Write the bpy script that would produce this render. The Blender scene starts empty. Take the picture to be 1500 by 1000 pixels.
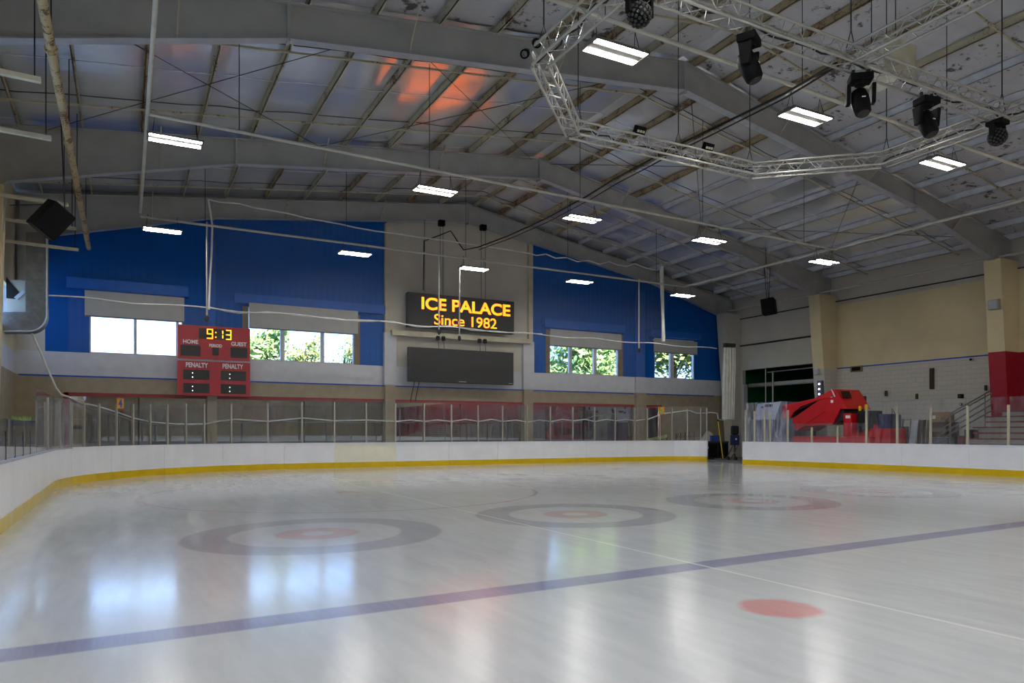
import bpy, bmesh, math, random
from mathutils import Vector, Matrix
random.seed(7)
SC = bpy.context.scene
COL = SC.collection
# ------------------------------------------------------------------ camera, world, sun, exposure
F, CX, V0, YAW, CH = 1068.5, 750.0, 633.0, math.radians(28.0), 1.45
SN, CS = math.sin(YAW), math.cos(YAW)
cam_d = bpy.data.cameras.new('camera'); cam = bpy.data.objects.new('camera', cam_d); COL.objects.link(cam)
cam.location = (0, 0, CH); cam.rotation_euler = (math.radians(90), 0, -YAW)
cam_d.sensor_width = 36.0; cam_d.lens = 36.0 * F / 1500.0
cam_d.shift_y = (V0 - 500.0) / 1500.0
cam_d.clip_start = 0.05; cam_d.clip_end = 400
SC.camera = cam
vs = SC.view_settings
vs.view_transform = 'Standard'; vs.look = 'None'; vs.gamma = 1.0; vs.use_curve_mapping = False
vs.exposure = 0.95
SC.cycles.max_bounces = 7; SC.cycles.diffuse_bounces = 4; SC.cycles.glossy_bounces = 4
SC.cycles.transparent_max_bounces = 24; SC.cycles.sample_clamp_indirect = 6.0
SC.cycles.use_denoising = True
LAMP_POWER = 50.0      # radiance of the LED strips of the high-bay lamps
SKY_POWER = 6.8

world = bpy.data.worlds.new('sky_world'); SC.world = world; world.use_nodes = True
wn = world.node_tree; wn.nodes.clear()
def wnode(t, **k):
    n = wn.nodes.new(t)
    for a, b in k.items(): setattr(n, a, b)
    return n
w_out = wnode('ShaderNodeOutputWorld'); w_bg = wnode('ShaderNodeBackground'); w_tc = wnode('ShaderNodeTexCoord')
w_sep = wnode('ShaderNodeSeparateXYZ'); w_ramp = wnode('ShaderNodeValToRGB'); w_noise = wnode('ShaderNodeTexNoise')
w_cr = wnode('ShaderNodeValToRGB'); w_mix = wnode('ShaderNodeMixRGB')
wn.links.new(w_tc.outputs['Generated'], w_sep.inputs[0]); wn.links.new(w_sep.outputs['Z'], w_ramp.inputs[0])
r = w_ramp.color_ramp; r.elements[0].position = 0.0; r.elements[0].color = (0.12, 0.21, 0.36, 1)
r.elements[1].position = 0.55; r.elements[1].color = (0.06, 0.13, 0.34, 1)
e = r.elements.new(0.16); e.color = (0.085, 0.18, 0.38, 1)
w_noise.inputs['Scale'].default_value = 5.0; w_noise.inputs['Detail'].default_value = 5.0
wn.links.new(w_tc.outputs['Generated'], w_noise.inputs['Vector'])
w_cr.color_ramp.elements[0].position = 0.40; w_cr.color_ramp.elements[1].position = 0.66
wn.links.new(w_noise.outputs['Fac'], w_cr.inputs[0])
wn.links.new(w_cr.outputs[0], w_mix.inputs['Fac']); wn.links.new(w_ramp.outputs[0], w_mix.inputs['Color1'])
w_mix.inputs['Color2'].default_value = (0.16, 0.235, 0.36, 1)
wn.links.new(w_mix.outputs[0], w_bg.inputs['Color']); w_bg.inputs['Strength'].default_value = SKY_POWER
wn.links.new(w_bg.outputs[0], w_out.inputs[0])
sun_d = bpy.data.lights.new('sun', 'SUN'); sun_d.energy = 11.0; sun_d.angle = 0.01; sun_d.color = (1, 0.95, 0.86)
sun = bpy.data.objects.new('sun', sun_d); COL.objects.link(sun)
sun.rotation_euler = (math.radians(42), 0, math.radians(22))    # high, from behind the building: lights the trees only

# ------------------------------------------------------------------ geometry helpers
def ray(u, v):
    a = (u - CX) / F; b = (V0 - v) / F
    return Vector((SN + a * CS, CS - a * SN, b))
CAMP = Vector((0, 0, CH))
def PY(u, v, Y): q = ray(u, v); return CAMP + q * (Y / q.y)
def PX(u, v, X): q = ray(u, v); return CAMP + q * (X / q.x)
def PD(u, v, d): return CAMP + ray(u, v) * d
def XU(u, Y): q = ray(u, V0); return q.x / q.y * Y
def PG(u, v): q = ray(u, v); return CAMP + q * (-CH / q.z)

class MB:
    def __init__(s): s.v = []; s.f = []; s.m = []; s.sm = []; s.cur = 0
    def add(s, vs_, fs, smooth=False):
        o = len(s.v); s.v += [tuple(p) for p in vs_]
        for f in fs: s.f.append(tuple(i + o for i in f)); s.m.append(s.cur); s.sm.append(smooth)
        return s
    def box(s, x0, x1, y0, y1, z0, z1):
        p = [(x, y, z) for z in (z0, z1) for y in (y0, y1) for x in (x0, x1)]
        return s.add(p, [(0, 2, 3, 1), (4, 5, 7, 6), (0, 1, 5, 4), (2, 6, 7, 3), (0, 4, 6, 2), (1, 3, 7, 5)])
    def obox(s, c, ax, ay, az):
        c = Vector(c); ax = Vector(ax); ay = Vector(ay); az = Vector(az)
        p = [c + ax * i + ay * j + az * k for k in (-1, 1) for j in (-1, 1) for i in (-1, 1)]
        return s.add(p, [(0, 2, 3, 1), (4, 5, 7, 6), (0, 1, 5, 4), (2, 6, 7, 3), (0, 4, 6, 2), (1, 3, 7, 5)])
    def bar(s, p, q, w, h, up=(0, 0, 1)):
        p = Vector(p); q = Vector(q); d = (q - p); L = d.length; d.normalize()
        up = Vector(up); sd = d.cross(up)
        if sd.length < 1e-5: sd = d.cross(Vector((1, 0, 0)))
        sd.normalize(); up = sd.cross(d).normalized()
        return s.obox((p + q) / 2, d * L / 2, sd * w / 2, up * h / 2)
    def path(s, pts, r, n=6, cap=True, smooth=True):
        pts = [Vector(p) for p in pts]; rings = []
        t0 = (pts[1] - pts[0]).normalized()
        a = t0.cross(Vector((0, 0, 1)))
        if a.length < 1e-3: a = t0.cross(Vector((1, 0, 0)))
        a.normalize()
        for i, p in enumerate(pts):
            if i == 0: t = pts[1] - pts[0]
            elif i == len(pts) - 1: t = pts[-1] - pts[-2]
            else: t = (pts[i + 1] - pts[i]).normalized() + (pts[i] - pts[i - 1]).normalized()
            t.normalize(); a = a - t * a.dot(t)
            if a.length < 1e-4: a = t.orthogonal()
            a.normalize(); b = t.cross(a)
            rr = r[i] if isinstance(r, (list, tuple)) else r
            rings.append([p + (a * math.cos(2 * math.pi * k / n) + b * math.sin(2 * math.pi * k / n)) * rr for k in range(n)])
        vs_ = [q for g in rings for q in g]; fs = []
        for i in range(len(pts) - 1):
            for k in range(n):
                k2 = (k + 1) % n
                fs.append((i * n + k, i * n + k2, (i + 1) * n + k2, (i + 1) * n + k))
        s.add(vs_, fs, smooth)
        if cap:
            s.add(rings[0], [tuple(range(n))[::-1]]); s.add(rings[-1], [tuple(range(n))])
        return s
    def tube(s, p, q, r, n=6): return s.path([p, q], r, n)
    def prism(s, poly, vec):
        poly = [Vector(p) for p in poly]; vec = Vector(vec); n = len(poly)
        nrm = Vector((0, 0, 0))
        for i in range(n): nrm += (poly[i] - poly[0]).cross(poly[(i + 1) % n] - poly[0])
        if nrm.dot(vec) > 0: poly = poly[::-1]
        vs_ = poly + [p + vec for p in poly]
        fs = [tuple(range(n)), tuple(range(2 * n - 1, n - 1, -1))]
        for i in range(n): j = (i + 1) % n; fs.append((j, i, n + i, n + j))
        return s.add(vs_, fs)
    def lathe(s, prof, c=(0, 0, 0), n=16, ax=(0, 0, 1), smooth=True):
        ax = Vector(ax).normalized(); a = ax.orthogonal().normalized(); b = ax.cross(a); c = Vector(c)
        vs_ = []; fs = []
        for (rr, h) in prof:
            for k in range(n):
                t = 2 * math.pi * k / n
                vs_.append(c + ax * h + (a * math.cos(t) + b * math.sin(t)) * rr)
        for i in range(len(prof) - 1):
            for k in range(n):
                k2 = (k + 1) % n; fs.append((i * n + k, i * n + k2, (i + 1) * n + k2, (i + 1) * n + k))
        s.add(vs_, fs, smooth)
        if prof[0][0] > 1e-4: s.add(vs_[:n], [tuple(range(n))[::-1]])
        if prof[-1][0] > 1e-4: s.add(vs_[-n:], [tuple(range(n))])
        return s
    def sphere(s, c, r, n=12, sc=(1, 1, 1)):
        c = Vector(c); m = n // 2; vs_ = []; fs = []
        for i in range(m + 1):
            t = math.pi * i / m
            for k in range(n):
                p = 2 * math.pi * k / n
                vs_.append(c + Vector((r * sc[0] * math.sin(t) * math.cos(p), r * sc[1] * math.sin(t) * math.sin(p), r * sc[2] * math.cos(t))))
        for i in range(m):
            for k in range(n):
                k2 = (k + 1) % n
                if i == 0: fs.append((k, n + k, n + k2))
                elif i == m - 1: fs.append((i * n + k, (i + 1) * n + k, i * n + k2))
                else: fs.append((i * n + k, (i + 1) * n + k, (i + 1) * n + k2, i * n + k2))
        return s.add(vs_, fs, True)
    def mesh(s, name, mats, off=(0, 0, 0)):
        me = bpy.data.meshes.new(name); o = Vector(off)
        me.from_pydata([Vector(p) - o for p in s.v], [], s.f)
        if not isinstance(mats, (list, tuple)): mats = [mats]
        for m_ in mats: me.materials.append(m_)
        me.polygons.foreach_set('material_index', s.m); me.polygons.foreach_set('use_smooth', s.sm)
        me.update(); return me
    def build(s, name, mats, parent=None, local=False, bevel=0.0):
        off = (0, 0, 0)
        if parent is not None and not local:
            off = wloc(parent)
        o = bpy.data.objects.new(name, s.mesh(name, mats, off)); COL.objects.link(o)
        if parent is not None: o.parent = parent
        if bevel:
            b = o.modifiers.new('bevel', 'BEVEL'); b.width = bevel; b.segments = 2; b.limit_method = 'ANGLE'
        return o
def wloc(o):
    v = Vector((0, 0, 0))
    while o is not None: v = v + o.location; o = o.parent
    return v
def tag(o, label=None, cat=None, group=None, kind=None):
    if label: o['label'] = label
    if cat: o['category'] = cat
    if group: o['group'] = group
    if kind: o['kind'] = kind
    return o
def thing(name, label, cat, loc=(0, 0, 0), group=None, rz=0.0):
    o = bpy.data.objects.new(name, None); COL.objects.link(o); o.empty_display_size = 0.2
    o.location = loc; o.rotation_euler = (0, 0, rz)
    return tag(o, label, cat, group)
def struct(name, loc=(0, 0, 0)):
    o = bpy.data.objects.new(name, None); COL.objects.link(o); o.location = loc; o['kind'] = 'structure'; return o
def copy_tree(o, loc=None, rot=None, label=None, parent=None):
    c = o.copy(); COL.objects.link(c); c.parent = parent
    if loc is not None: c.location = loc
    if rot is not None: c.rotation_euler = rot
    if label: c['label'] = label
    for ch in list(o.children): copy_tree(ch, parent=c)
    return c
def rel(mesh_obj, name, loc, parent):      # one more piece that shares its mesh data
    c = bpy.data.objects.new(name, mesh_obj.data); COL.objects.link(c); c.location = loc; c.parent = parent; return c

# ------------------------------------------------------------------ materials
def lin(h):
    h = h.lstrip('#'); c = [int(h[i:i + 2], 16) / 255 for i in (0, 2, 4)]
    return tuple(x / 12.92 if x <= 0.04045 else ((x + 0.055) / 1.055) ** 2.4 for x in c) + (1.0,)
class NT:
    def __init__(s, name):
        s.mat = bpy.data.materials.new(name); s.mat.use_nodes = True; s.t = s.mat.node_tree; s.t.nodes.clear()
        s.out = s.t.nodes.new('ShaderNodeOutputMaterial')
    def n(s, typ, ins=None, **k):
        nd = s.t.nodes.new(typ)
        for a, b in k.items(): setattr(nd, a, b)
        for a, b in (ins or {}).items(): s.set(nd.inputs[a], b)
        return nd
    def set(s, sock, val):
        if isinstance(val, bpy.types.NodeSocket): s.t.links.new(val, sock)
        else: sock.default_value = val
    def m(s, op, a, b=0.0, c=None, clamp=False):
        nd = s.t.nodes.new('ShaderNodeMath'); nd.operation = op; nd.use_clamp = clamp
        s.set(nd.inputs[0], a); s.set(nd.inputs[1], b)
        if c is not None: s.set(nd.inputs[2], c)
        return nd.outputs[0]
    def mix(s, fac, a, b, blend='MIX'):
        nd = s.t.nodes.new('ShaderNodeMixRGB'); nd.blend_type = blend
        s.set(nd.inputs[0], fac); s.set(nd.inputs[1], a); s.set(nd.inputs[2], b); return nd.outputs[0]
    def noise(s, vec, scale, detail=3.0, rough=0.55):
        nd = s.n('ShaderNodeTexNoise', {'Scale': scale, 'Detail': detail, 'Roughness': rough})
        if vec is not None: s.set(nd.inputs['Vector'], vec)
        return nd.outputs['Fac']
    def ramp(s, fac, p0, p1, c0=(0, 0, 0, 1), c1=(1, 1, 1, 1)):
        nd = s.t.nodes.new('ShaderNodeValToRGB'); e = nd.color_ramp.elements
        e[0].position = p0; e[0].color = c0; e[1].position = p1; e[1].color = c1
        s.set(nd.inputs[0], fac); return nd.outputs[0]
    def pos(s): return s.n('ShaderNodeNewGeometry').outputs['Position']
    def scaled(s, vec, sc):
        nd = s.n('ShaderNodeMapping'); nd.inputs['Scale'].default_value = sc; s.set(nd.inputs['Vector'], vec); return nd.outputs[0]
    def bump(s, h, strength=0.3, dist=0.02):
        return s.n('ShaderNodeBump', {'Height': h, 'Strength': strength, 'Distance': dist}).outputs[0]
    def pbsdf(s, **k):
        nd = s.t.nodes.new('ShaderNodeBsdfPrincipled')
        for a, b in k.items(): s.set(nd.inputs[a.replace('_', ' ')], b)
        s.t.links.new(nd.outputs[0], s.out.inputs[0]); return nd
def mat(name, col, rough=0.6, metal=0.0, var=0.12, scale=3.0, spec=0.4, bump=0.0, bscale=20.0):
    t = NT(name); p = t.pos(); c = lin(col) if isinstance(col, str) else col
    f = t.noise(p, scale, 4.0)
    lo = tuple(x * (1 - var) for x in c[:3]) + (1,); hi = tuple(min(1, x * (1 + var)) for x in c[:3]) + (1,)
    kw = dict(Base_Color=t.ramp(f, 0.3, 0.7, lo, hi), Roughness=rough, Metallic=metal)
    if bump: kw['Normal'] = t.bump(t.noise(p, bscale, 4.0), bump)
    b = t.pbsdf(**kw); b.inputs['Specular IOR Level'].default_value = spec
    return t.mat
def stained(name, col, stain, thr=0.58, soft=0.08, scale=2.5, rough=0.6, amt=0.85, metal=0.0, fine=14.0):
    t = NT(name); p = t.pos(); c = lin(col)
    f = t.m('ADD', t.m('MULTIPLY', t.noise(p, scale, 6.0, 0.65), 0.6), t.m('MULTIPLY', t.noise(p, fine, 5.0, 0.6), 0.4))
    k = t.m('MULTIPLY', t.ramp(f, thr, thr + soft), amt)
    base = t.ramp(t.noise(p, 1.7, 3.0), 0.3, 0.7, tuple(x * .88 for x in c[:3]) + (1,), c)
    t.pbsdf(Base_Color=t.mix(k, base, lin(stain)), Roughness=t.m('ADD', t.m('MULTIPLY', k, 0.3), rough), Metallic=metal)
    return t.mat
def emit(name, col, strength):
    t = NT(name); e = t.n('ShaderNodeEmission', {'Color': lin(col) if isinstance(col, str) else col, 'Strength': strength})
    t.t.links.new(e.outputs[0], t.out.inputs[0]); return t.mat
def glass(name, tint=(1, 1, 1, 1), ior=1.5, boost=1.0, rough=0.0, haze=0.0):
    t = NT(name); f0 = ((ior - 1) / (ior + 1)) ** 2; fac = t.n('ShaderNodeLayerWeight', {'Blend': 0.5}).outputs['Facing']
    fr = t.m('ADD', t.m('MULTIPLY', t.m('POWER', fac, 5.0), 1 - f0), f0); tr = t.n('ShaderNodeBsdfTransparent', {'Color': tint})
    gl = t.n('ShaderNodeBsdfGlossy', {'Roughness': rough}); mx = t.n('ShaderNodeMixShader')
    t.set(mx.inputs[0], t.m('MULTIPLY', fr, boost, clamp=True))
    base = tr.outputs[0]
    if haze:
        df = t.n('ShaderNodeBsdfDiffuse', {'Color': (0.75, 0.77, 0.85, 1)}); m2 = t.n('ShaderNodeMixShader')
        sc_ = t.ramp(t.noise(t.scaled(t.pos(), (3, 3, 0.6)), 3.0, 5.0), 0.35, 0.75)
        t.set(m2.inputs[0], t.m('MULTIPLY', sc_, haze)); t.set(m2.inputs[1], tr.outputs[0]); t.set(m2.inputs[2], df.outputs[0]); base = m2.outputs[0]
    t.set(mx.inputs[1], base); t.set(mx.inputs[2], gl.outputs[0])
    t.t.links.new(mx.outputs[0], t.out.inputs[0]); return t.mat
def text_mesh(name, body, w, h, material, parent, origin, ax, ay, depth=0.01, bold=0.0):
    """Lettering fitted into a w x h box; ax, ay are the writing directions, origin its lower left corner."""
    cu = bpy.data.curves.new(name, 'FONT'); cu.body = body; cu.size = 1.0; cu.offset = bold; cu.extrude = 0.02
    tmp = bpy.data.objects.new('tmp_text', cu); COL.objects.link(tmp)
    dg = bpy.context.evaluated_depsgraph_get(); dg.update()
    me = bpy.data.meshes.new_from_object(tmp.evaluated_get(dg)); me.name = name
    bpy.data.objects.remove(tmp); bpy.data.curves.remove(cu)
    xs = [v.co.x for v in me.vertices]; ys = [v.co.y for v in me.vertices]
    x0, x1, y0, y1 = min(xs), max(xs), min(ys), max(ys)
    ax = Vector(ax); ay = Vector(ay); az = ax.cross(ay); off = wloc(parent); origin = Vector(origin)
    for v in me.vertices:
        q = v.co.copy()
        v.co = origin - off + ax * ((q.x - x0) / (x1 - x0) * w) + ay * ((q.y - y0) / (y1 - y0) * h) + az * (depth * (0.5 + q.z / 0.04))
    me.materials.clear(); me.materials.append(material)
    o = bpy.data.objects.new(name, me); COL.objects.link(o); o.parent = parent; return o

M = {}
M['steel'] = mat('grey_steel_paint', '#a09f9a', 0.5, 0, 0.10, 1.2)
M['steel_dark'] = mat('dark_steel', '#3b3a38', 0.5, 0.3)
M['flange'] = mat('pale_steel_flange', '#a5a6ac', 0.45, 0.1)
M['purlin'] = stained('cream_purlin_rust', '#b7ae93', '#5b3217', 0.55, 0.06, 1.3)
M['purlin_rust'] = stained('rusty_purlin', '#a59372', '#5a351c', 0.50, 0.10, 1.6)
M['purlin_white'] = mat('white_purlin', '#c4c6cc', 0.5)
M['pipe_white'] = mat('white_pipe', '#bdb9ab', 0.5)
M['pipe_rust'] = stained('rusty_cream_pipe', '#b9a57c', '#4d2d14', 0.52, 0.06, 2.2, fine=22)
M['vinyl'] = stained('mouldy_white_vinyl', '#b9b9bd', '#3a3224', 0.555, 0.045, 0.8, rough=0.45, amt=0.9, fine=5.0)
M['blue'] = None
M['tan'] = mat('tan_paint', '#978a72', 0.6)
M['white_band'] = mat('white_wall_band', '#c3c4c8', 0.6, var=0.06)
M['cream'] = mat('cream_panel', '#bfb9aa', 0.6, var=0.08, scale=0.8)
M['cream_steel'] = mat('cream_steel', '#bab49a', 0.5)
M['beige'] = mat('beige_paint', '#d0c097', 0.65, var=0.08, scale=0.6)
M['pale'] = mat('pale_wall', '#c0b9ab', 0.65, var=0.08, scale=0.6)
M['red_paint'] = mat('red_wall_paint', '#9a1426', 0.5)
M['red_trim'] = mat('red_trim', '#8c1f26', 0.5)
M['tape'] = mat('blue_tape', '#1f4bb0', 0.5, var=0.05)
M['green'] = mat('dark_green_paint', '#0c5c2c', 0.7)
M['concrete'] = mat('concrete', '#6f6d69', 0.8, var=0.2)
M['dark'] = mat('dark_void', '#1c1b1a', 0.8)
M['lobby'] = mat('lobby_paint', '#4a4640', 0.8)
M['board'] = mat('white_board_plastic', '#eeeff3', 0.32, var=0.04, scale=1.5)
M['board_cream'] = mat('cream_board_plastic', '#eeead6', 0.32, var=0.04)
M['kick'] = mat('yellow_kick_plastic', '#dcb800', 0.35, var=0.07, scale=2)
M['kick_worn'] = stained('worn_yellow_plastic', '#d9bb3c', '#d8d3b4', 0.5, 0.1, 3.0, rough=0.35)
M['rail'] = mat('grey_rail', '#a9abb6', 0.35)
M['alu'] = mat('aluminium_post', '#aaa698', 0.4, 0.3)
M['black_post'] = mat('black_post', '#151515', 0.4)
M['black'] = mat('black_plastic', '#070708', 0.6, spec=0.12)
M['black_face'] = mat('black_led_face', '#191613', 0.6, var=0.2, scale=8)
M['charcoal'] = mat('charcoal_screen', '#23221f', 0.55, var=0.1)
M['red_board'] = mat('scoreboard_red', '#b01f28', 0.4)
M['white_print'] = mat('white_lettering', '#e4e4e4', 0.5, var=0.02)
M['frame_white'] = mat('window_frame_paint', '#b6b4b8', 0.5)
M['brown_trim'] = mat('tan_window_casing', '#7d6a50', 0.6)
M['blind'] = mat('grey_blind_fabric', '#a9a8a4', 0.8, var=0.05)
M['net_rope'] = mat('white_rope', '#dcdcd4', 0.7)
M['cable'] = mat('black_cable', '#121212', 0.5)
M['truss'] = mat('aluminium_truss', '#b3b2aa', 0.32, 0.65)
M['lamp_grey'] = mat('lamp_housing', '#6d6a63', 0.4, 0.2)
M['lamp'] = emit('lamp_strip_light', (1.0, 0.975, 0.925, 1), LAMP_POWER)
M['lamp_room'] = emit('doorway_room_lamp', (0.85, 0.95, 1.0, 1), 30.0)
M['duct'] = mat('galvanised_duct', '#7b7c7a', 0.45, 0.55, 0.2, 6)
M['duct_edge'] = mat('duct_edge', '#b9c4c6', 0.4, 0.2)
M['zred'] = mat('machine_red', '#c8141b', 0.28, var=0.06, spec=0.6)
M['zdark'] = mat('machine_shadow_metal', '#2a2323', 0.5)  # dark machine parts, and the shadow modelled under the tank
M['zwhite'] = mat('machine_white', '#b9bfcc', 0.35)
M['zgrey'] = mat('machine_grey', '#5c6270', 0.45)
M['rubber'] = mat('black_rubber', '#131313', 0.8)
M['yellow'] = mat('yellow_handle', '#d8c11d', 0.5)
M['blue_plastic'] = mat('blue_plastic', '#123c8c', 0.5)
M['navy'] = mat('navy_plastic', '#101a4e', 0.5)
M['wood'] = mat('raw_wood', '#7a6a50', 0.7, var=0.25, scale=6)
M['wood_dark'] = mat('dark_wood', '#46362a', 0.7, var=0.2)
M['card'] = mat('cardboard', '#94754e', 0.8)
M['chrome'] = mat('galvanised_rail', '#77716a', 0.4, 0.5)
M['tread'] = mat('bleacher_grey', '#8f8b84', 0.6)
M['plank_red'] = mat('bleacher_red_plank', '#7c2024', 0.5)
M['seat_red'] = mat('seat_red_plastic', '#b0182a', 0.35)
M['ac_white'] = mat('heater_casing', '#c9c7ba', 0.5)
M['snow'] = mat('scraped_snow', '#a9a59c', 0.9, bump=0.6)
M['leaf'] = mat('leaf_green', '#94b26a', 0.6, var=0.5, scale=2.5)
M['leaf2'] = mat('leaf_olive', '#a3b06c', 0.6, var=0.5, scale=2.5)
M['bark'] = mat('bark', '#5a4a3a', 0.9, var=0.3)
M['grass'] = mat('outside_grass', '#6c7a3c', 0.9, var=0.3)
M['sign_orange'] = mat('orange_sign_plate', '#d89018', 0.5)
M['glass'] = glass('rink_glass', (0.93, 0.95, 0.95, 1), 1.45, 1.0, 0.0, 0.10)
M['glass_scuffed'] = glass('scuffed_rink_glass', (0.88, 0.9, 0.94, 1), 1.45, 1.0, 0.02, 0.38)
M['window_glass'] = glass('window_glass', (0.97, 0.98, 0.98, 1), 1.4, 0.6)
def make_lobby_glass():
    t = NT('half_mirrored_glass'); tr = t.n('ShaderNodeBsdfTransparent', {'Color': (0.6, 0.6, 0.6, 1)}); gl = t.n('ShaderNodeBsdfGlossy', {'Roughness': 0.012, 'Color': (0.9, 0.9, 0.9, 1)})
    fac = t.n('ShaderNodeLayerWeight', {'Blend': 0.5}).outputs['Facing']; mx = t.n('ShaderNodeMixShader', {1: tr.outputs[0], 2: gl.outputs[0]})
    t.set(mx.inputs[0], t.m('ADD', t.m('POWER', fac, 5.0), 0.40, clamp=True)); t.t.links.new(mx.outputs[0], t.out.inputs[0]); return t.mat
M['lobby_glass'] = make_lobby_glass()

def make_blue():
    t = NT('blue_ribbed_paint'); p = t.pos(); c = lin('#0055a8')
    x = t.n('ShaderNodeSeparateXYZ', {0: p}).outputs[0]
    w = t.m('SINE', t.m('MULTIPLY', x, 2 * math.pi / 0.28))
    f = t.noise(p, 0.5, 3.0)
    t.pbsdf(Base_Color=t.ramp(f, 0.3, 0.7, tuple(q * .85 for q in c[:3]) + (1,), c), Roughness=0.5, Specular_IOR_Level=0.2,
            Normal=t.bump(w, 0.25, 0.012))
    return t.mat
M['blue'] = make_blue()
M['blue_dark'] = mat('blue_beam_paint', '#0858ae', 0.5, var=0.08)
def make_foil():
    t = NT('silver_foil_insulation'); p = t.pos()
    n1 = t.noise(t.scaled(p, (1.0, 0.4, 1.0)), 0.55, 1.0); n2 = t.noise(t.scaled(p, (0.35, 3.0, 0.35)), 1.1, 1.0)
    h = t.m('ADD', t.m('MULTIPLY', n1, 0.7), t.m('MULTIPLY', n2, 0.35))
    base = t.ramp(t.noise(p, 0.5, 2.0), 0.3, 0.7, (0.76, 0.78, 0.82, 1), (0.90, 0.92, 0.96, 1))
    st = t.ramp(t.m('ADD', t.m('MULTIPLY', t.noise(p, 0.9, 4.0, 0.6), 0.6), t.m('MULTIPLY', t.noise(p, 7.0, 3.0), 0.4)), 0.64, 0.70)
    xs = t.n('ShaderNodeSeparateXYZ', {0: p}).outputs[0]
    near = t.m('SUBTRACT', 1.0, t.m('DIVIDE', t.m('ABSOLUTE', t.m('SUBTRACT', xs, 14.0)), 6.0), clamp=True)     # old leaks are worst along the ridge
    k = t.m('MULTIPLY', st, t.m('MULTIPLY', near, 0.8))
    t.pbsdf(Base_Color=t.mix(k, base, lin('#4a4030')), Metallic=t.m('SUBTRACT', 0.62, t.m('MULTIPLY', k, 0.55)),
            Roughness=0.16, Normal=t.bump(h, 0.32, 0.08))
    return t.mat
M['foil'] = make_foil()
def make_cmu():
    t = NT('white_painted_block'); p = t.pos()
    s3 = t.n('ShaderNodeSeparateXYZ', {0: p}); cmb = t.n('ShaderNodeCombineXYZ', {0: s3.outputs[1], 1: s3.outputs[2], 2: 0.0})
    br = t.n('ShaderNodeTexBrick', {'Vector': cmb.outputs[0], 'Scale': 1.0, 'Mortar Size': 0.012, 'Brick Width': 0.42, 'Row Height': 0.21,
             'Color1': lin('#cdc7b8'), 'Color2': lin('#c8c2b3'), 'Mortar': lin('#b9b3a6')})
    d = t.mix(t.m('MULTIPLY', t.noise(p, 0.9, 4.0), 0.35), br.outputs[0], lin('#8c8678'))
    t.pbsdf(Base_Color=d, Roughness=0.7, Normal=t.bump(br.outputs[1], -0.4, 0.01)); return t.mat
M['cmu'] = make_cmu()
def make_led(name, col, strength, pitch):
    t = NT(name); p = t.pos(); s3 = t.n('ShaderNodeSeparateXYZ', {0: p})
    def cell(o): return t.m('SUBTRACT', t.m('FRACT', t.m('DIVIDE', o, pitch)), 0.5)
    rr = t.m('ADD', t.m('POWER', cell(s3.outputs[0]), 2.0), t.m('POWER', cell(s3.outputs[2]), 2.0))
    dot = t.m('ADD', t.m('MULTIPLY', t.m('LESS_THAN', rr, 0.13), 0.75), 0.25)
    e = t.n('ShaderNodeEmission', {'Color': col, 'Strength': t.m('MULTIPLY', dot, strength)})
    t.t.links.new(e.outputs[0], t.out.inputs[0]); return t.mat
M['led_amber'] = make_led('amber_led', (1.0, 0.165, 0.006, 1), 4.6, 0.062)
M['led_digit'] = emit('amber_digit', (1.0, 0.30, 0.01, 1), 1.9)
M['led_white'] = emit('white_led_dot', (0.9, 0.95, 1, 1), 1.5)
def make_net():
    t = NT('white_safety_net'); p = t.pos(); s3 = t.n('ShaderNodeSeparateXYZ', {0: p})
    def ln(a): return t.m('LESS_THAN', t.m('FRACT', t.m('DIVIDE', a, 0.09)), 0.07)
    a = t.m('ADD', s3.outputs[0], s3.outputs[2]); b = t.m('SUBTRACT', s3.outputs[0], s3.outputs[2])
    f = t.m('ADD', t.m('MULTIPLY', t.m('MAXIMUM', ln(a), ln(b)), 0.10), 0.02)
    tr = t.n('ShaderNodeBsdfTransparent'); df = t.n('ShaderNodeBsdfDiffuse', {'Color': (0.7, 0.72, 0.76, 1)})
    mx = t.n('ShaderNodeMixShader', {0: f, 1: tr.outputs[0], 2: df.outputs[0]})
    t.t.links.new(mx.outputs[0], t.out.inputs[0]); return t.mat
M['net'] = make_net()
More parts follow.
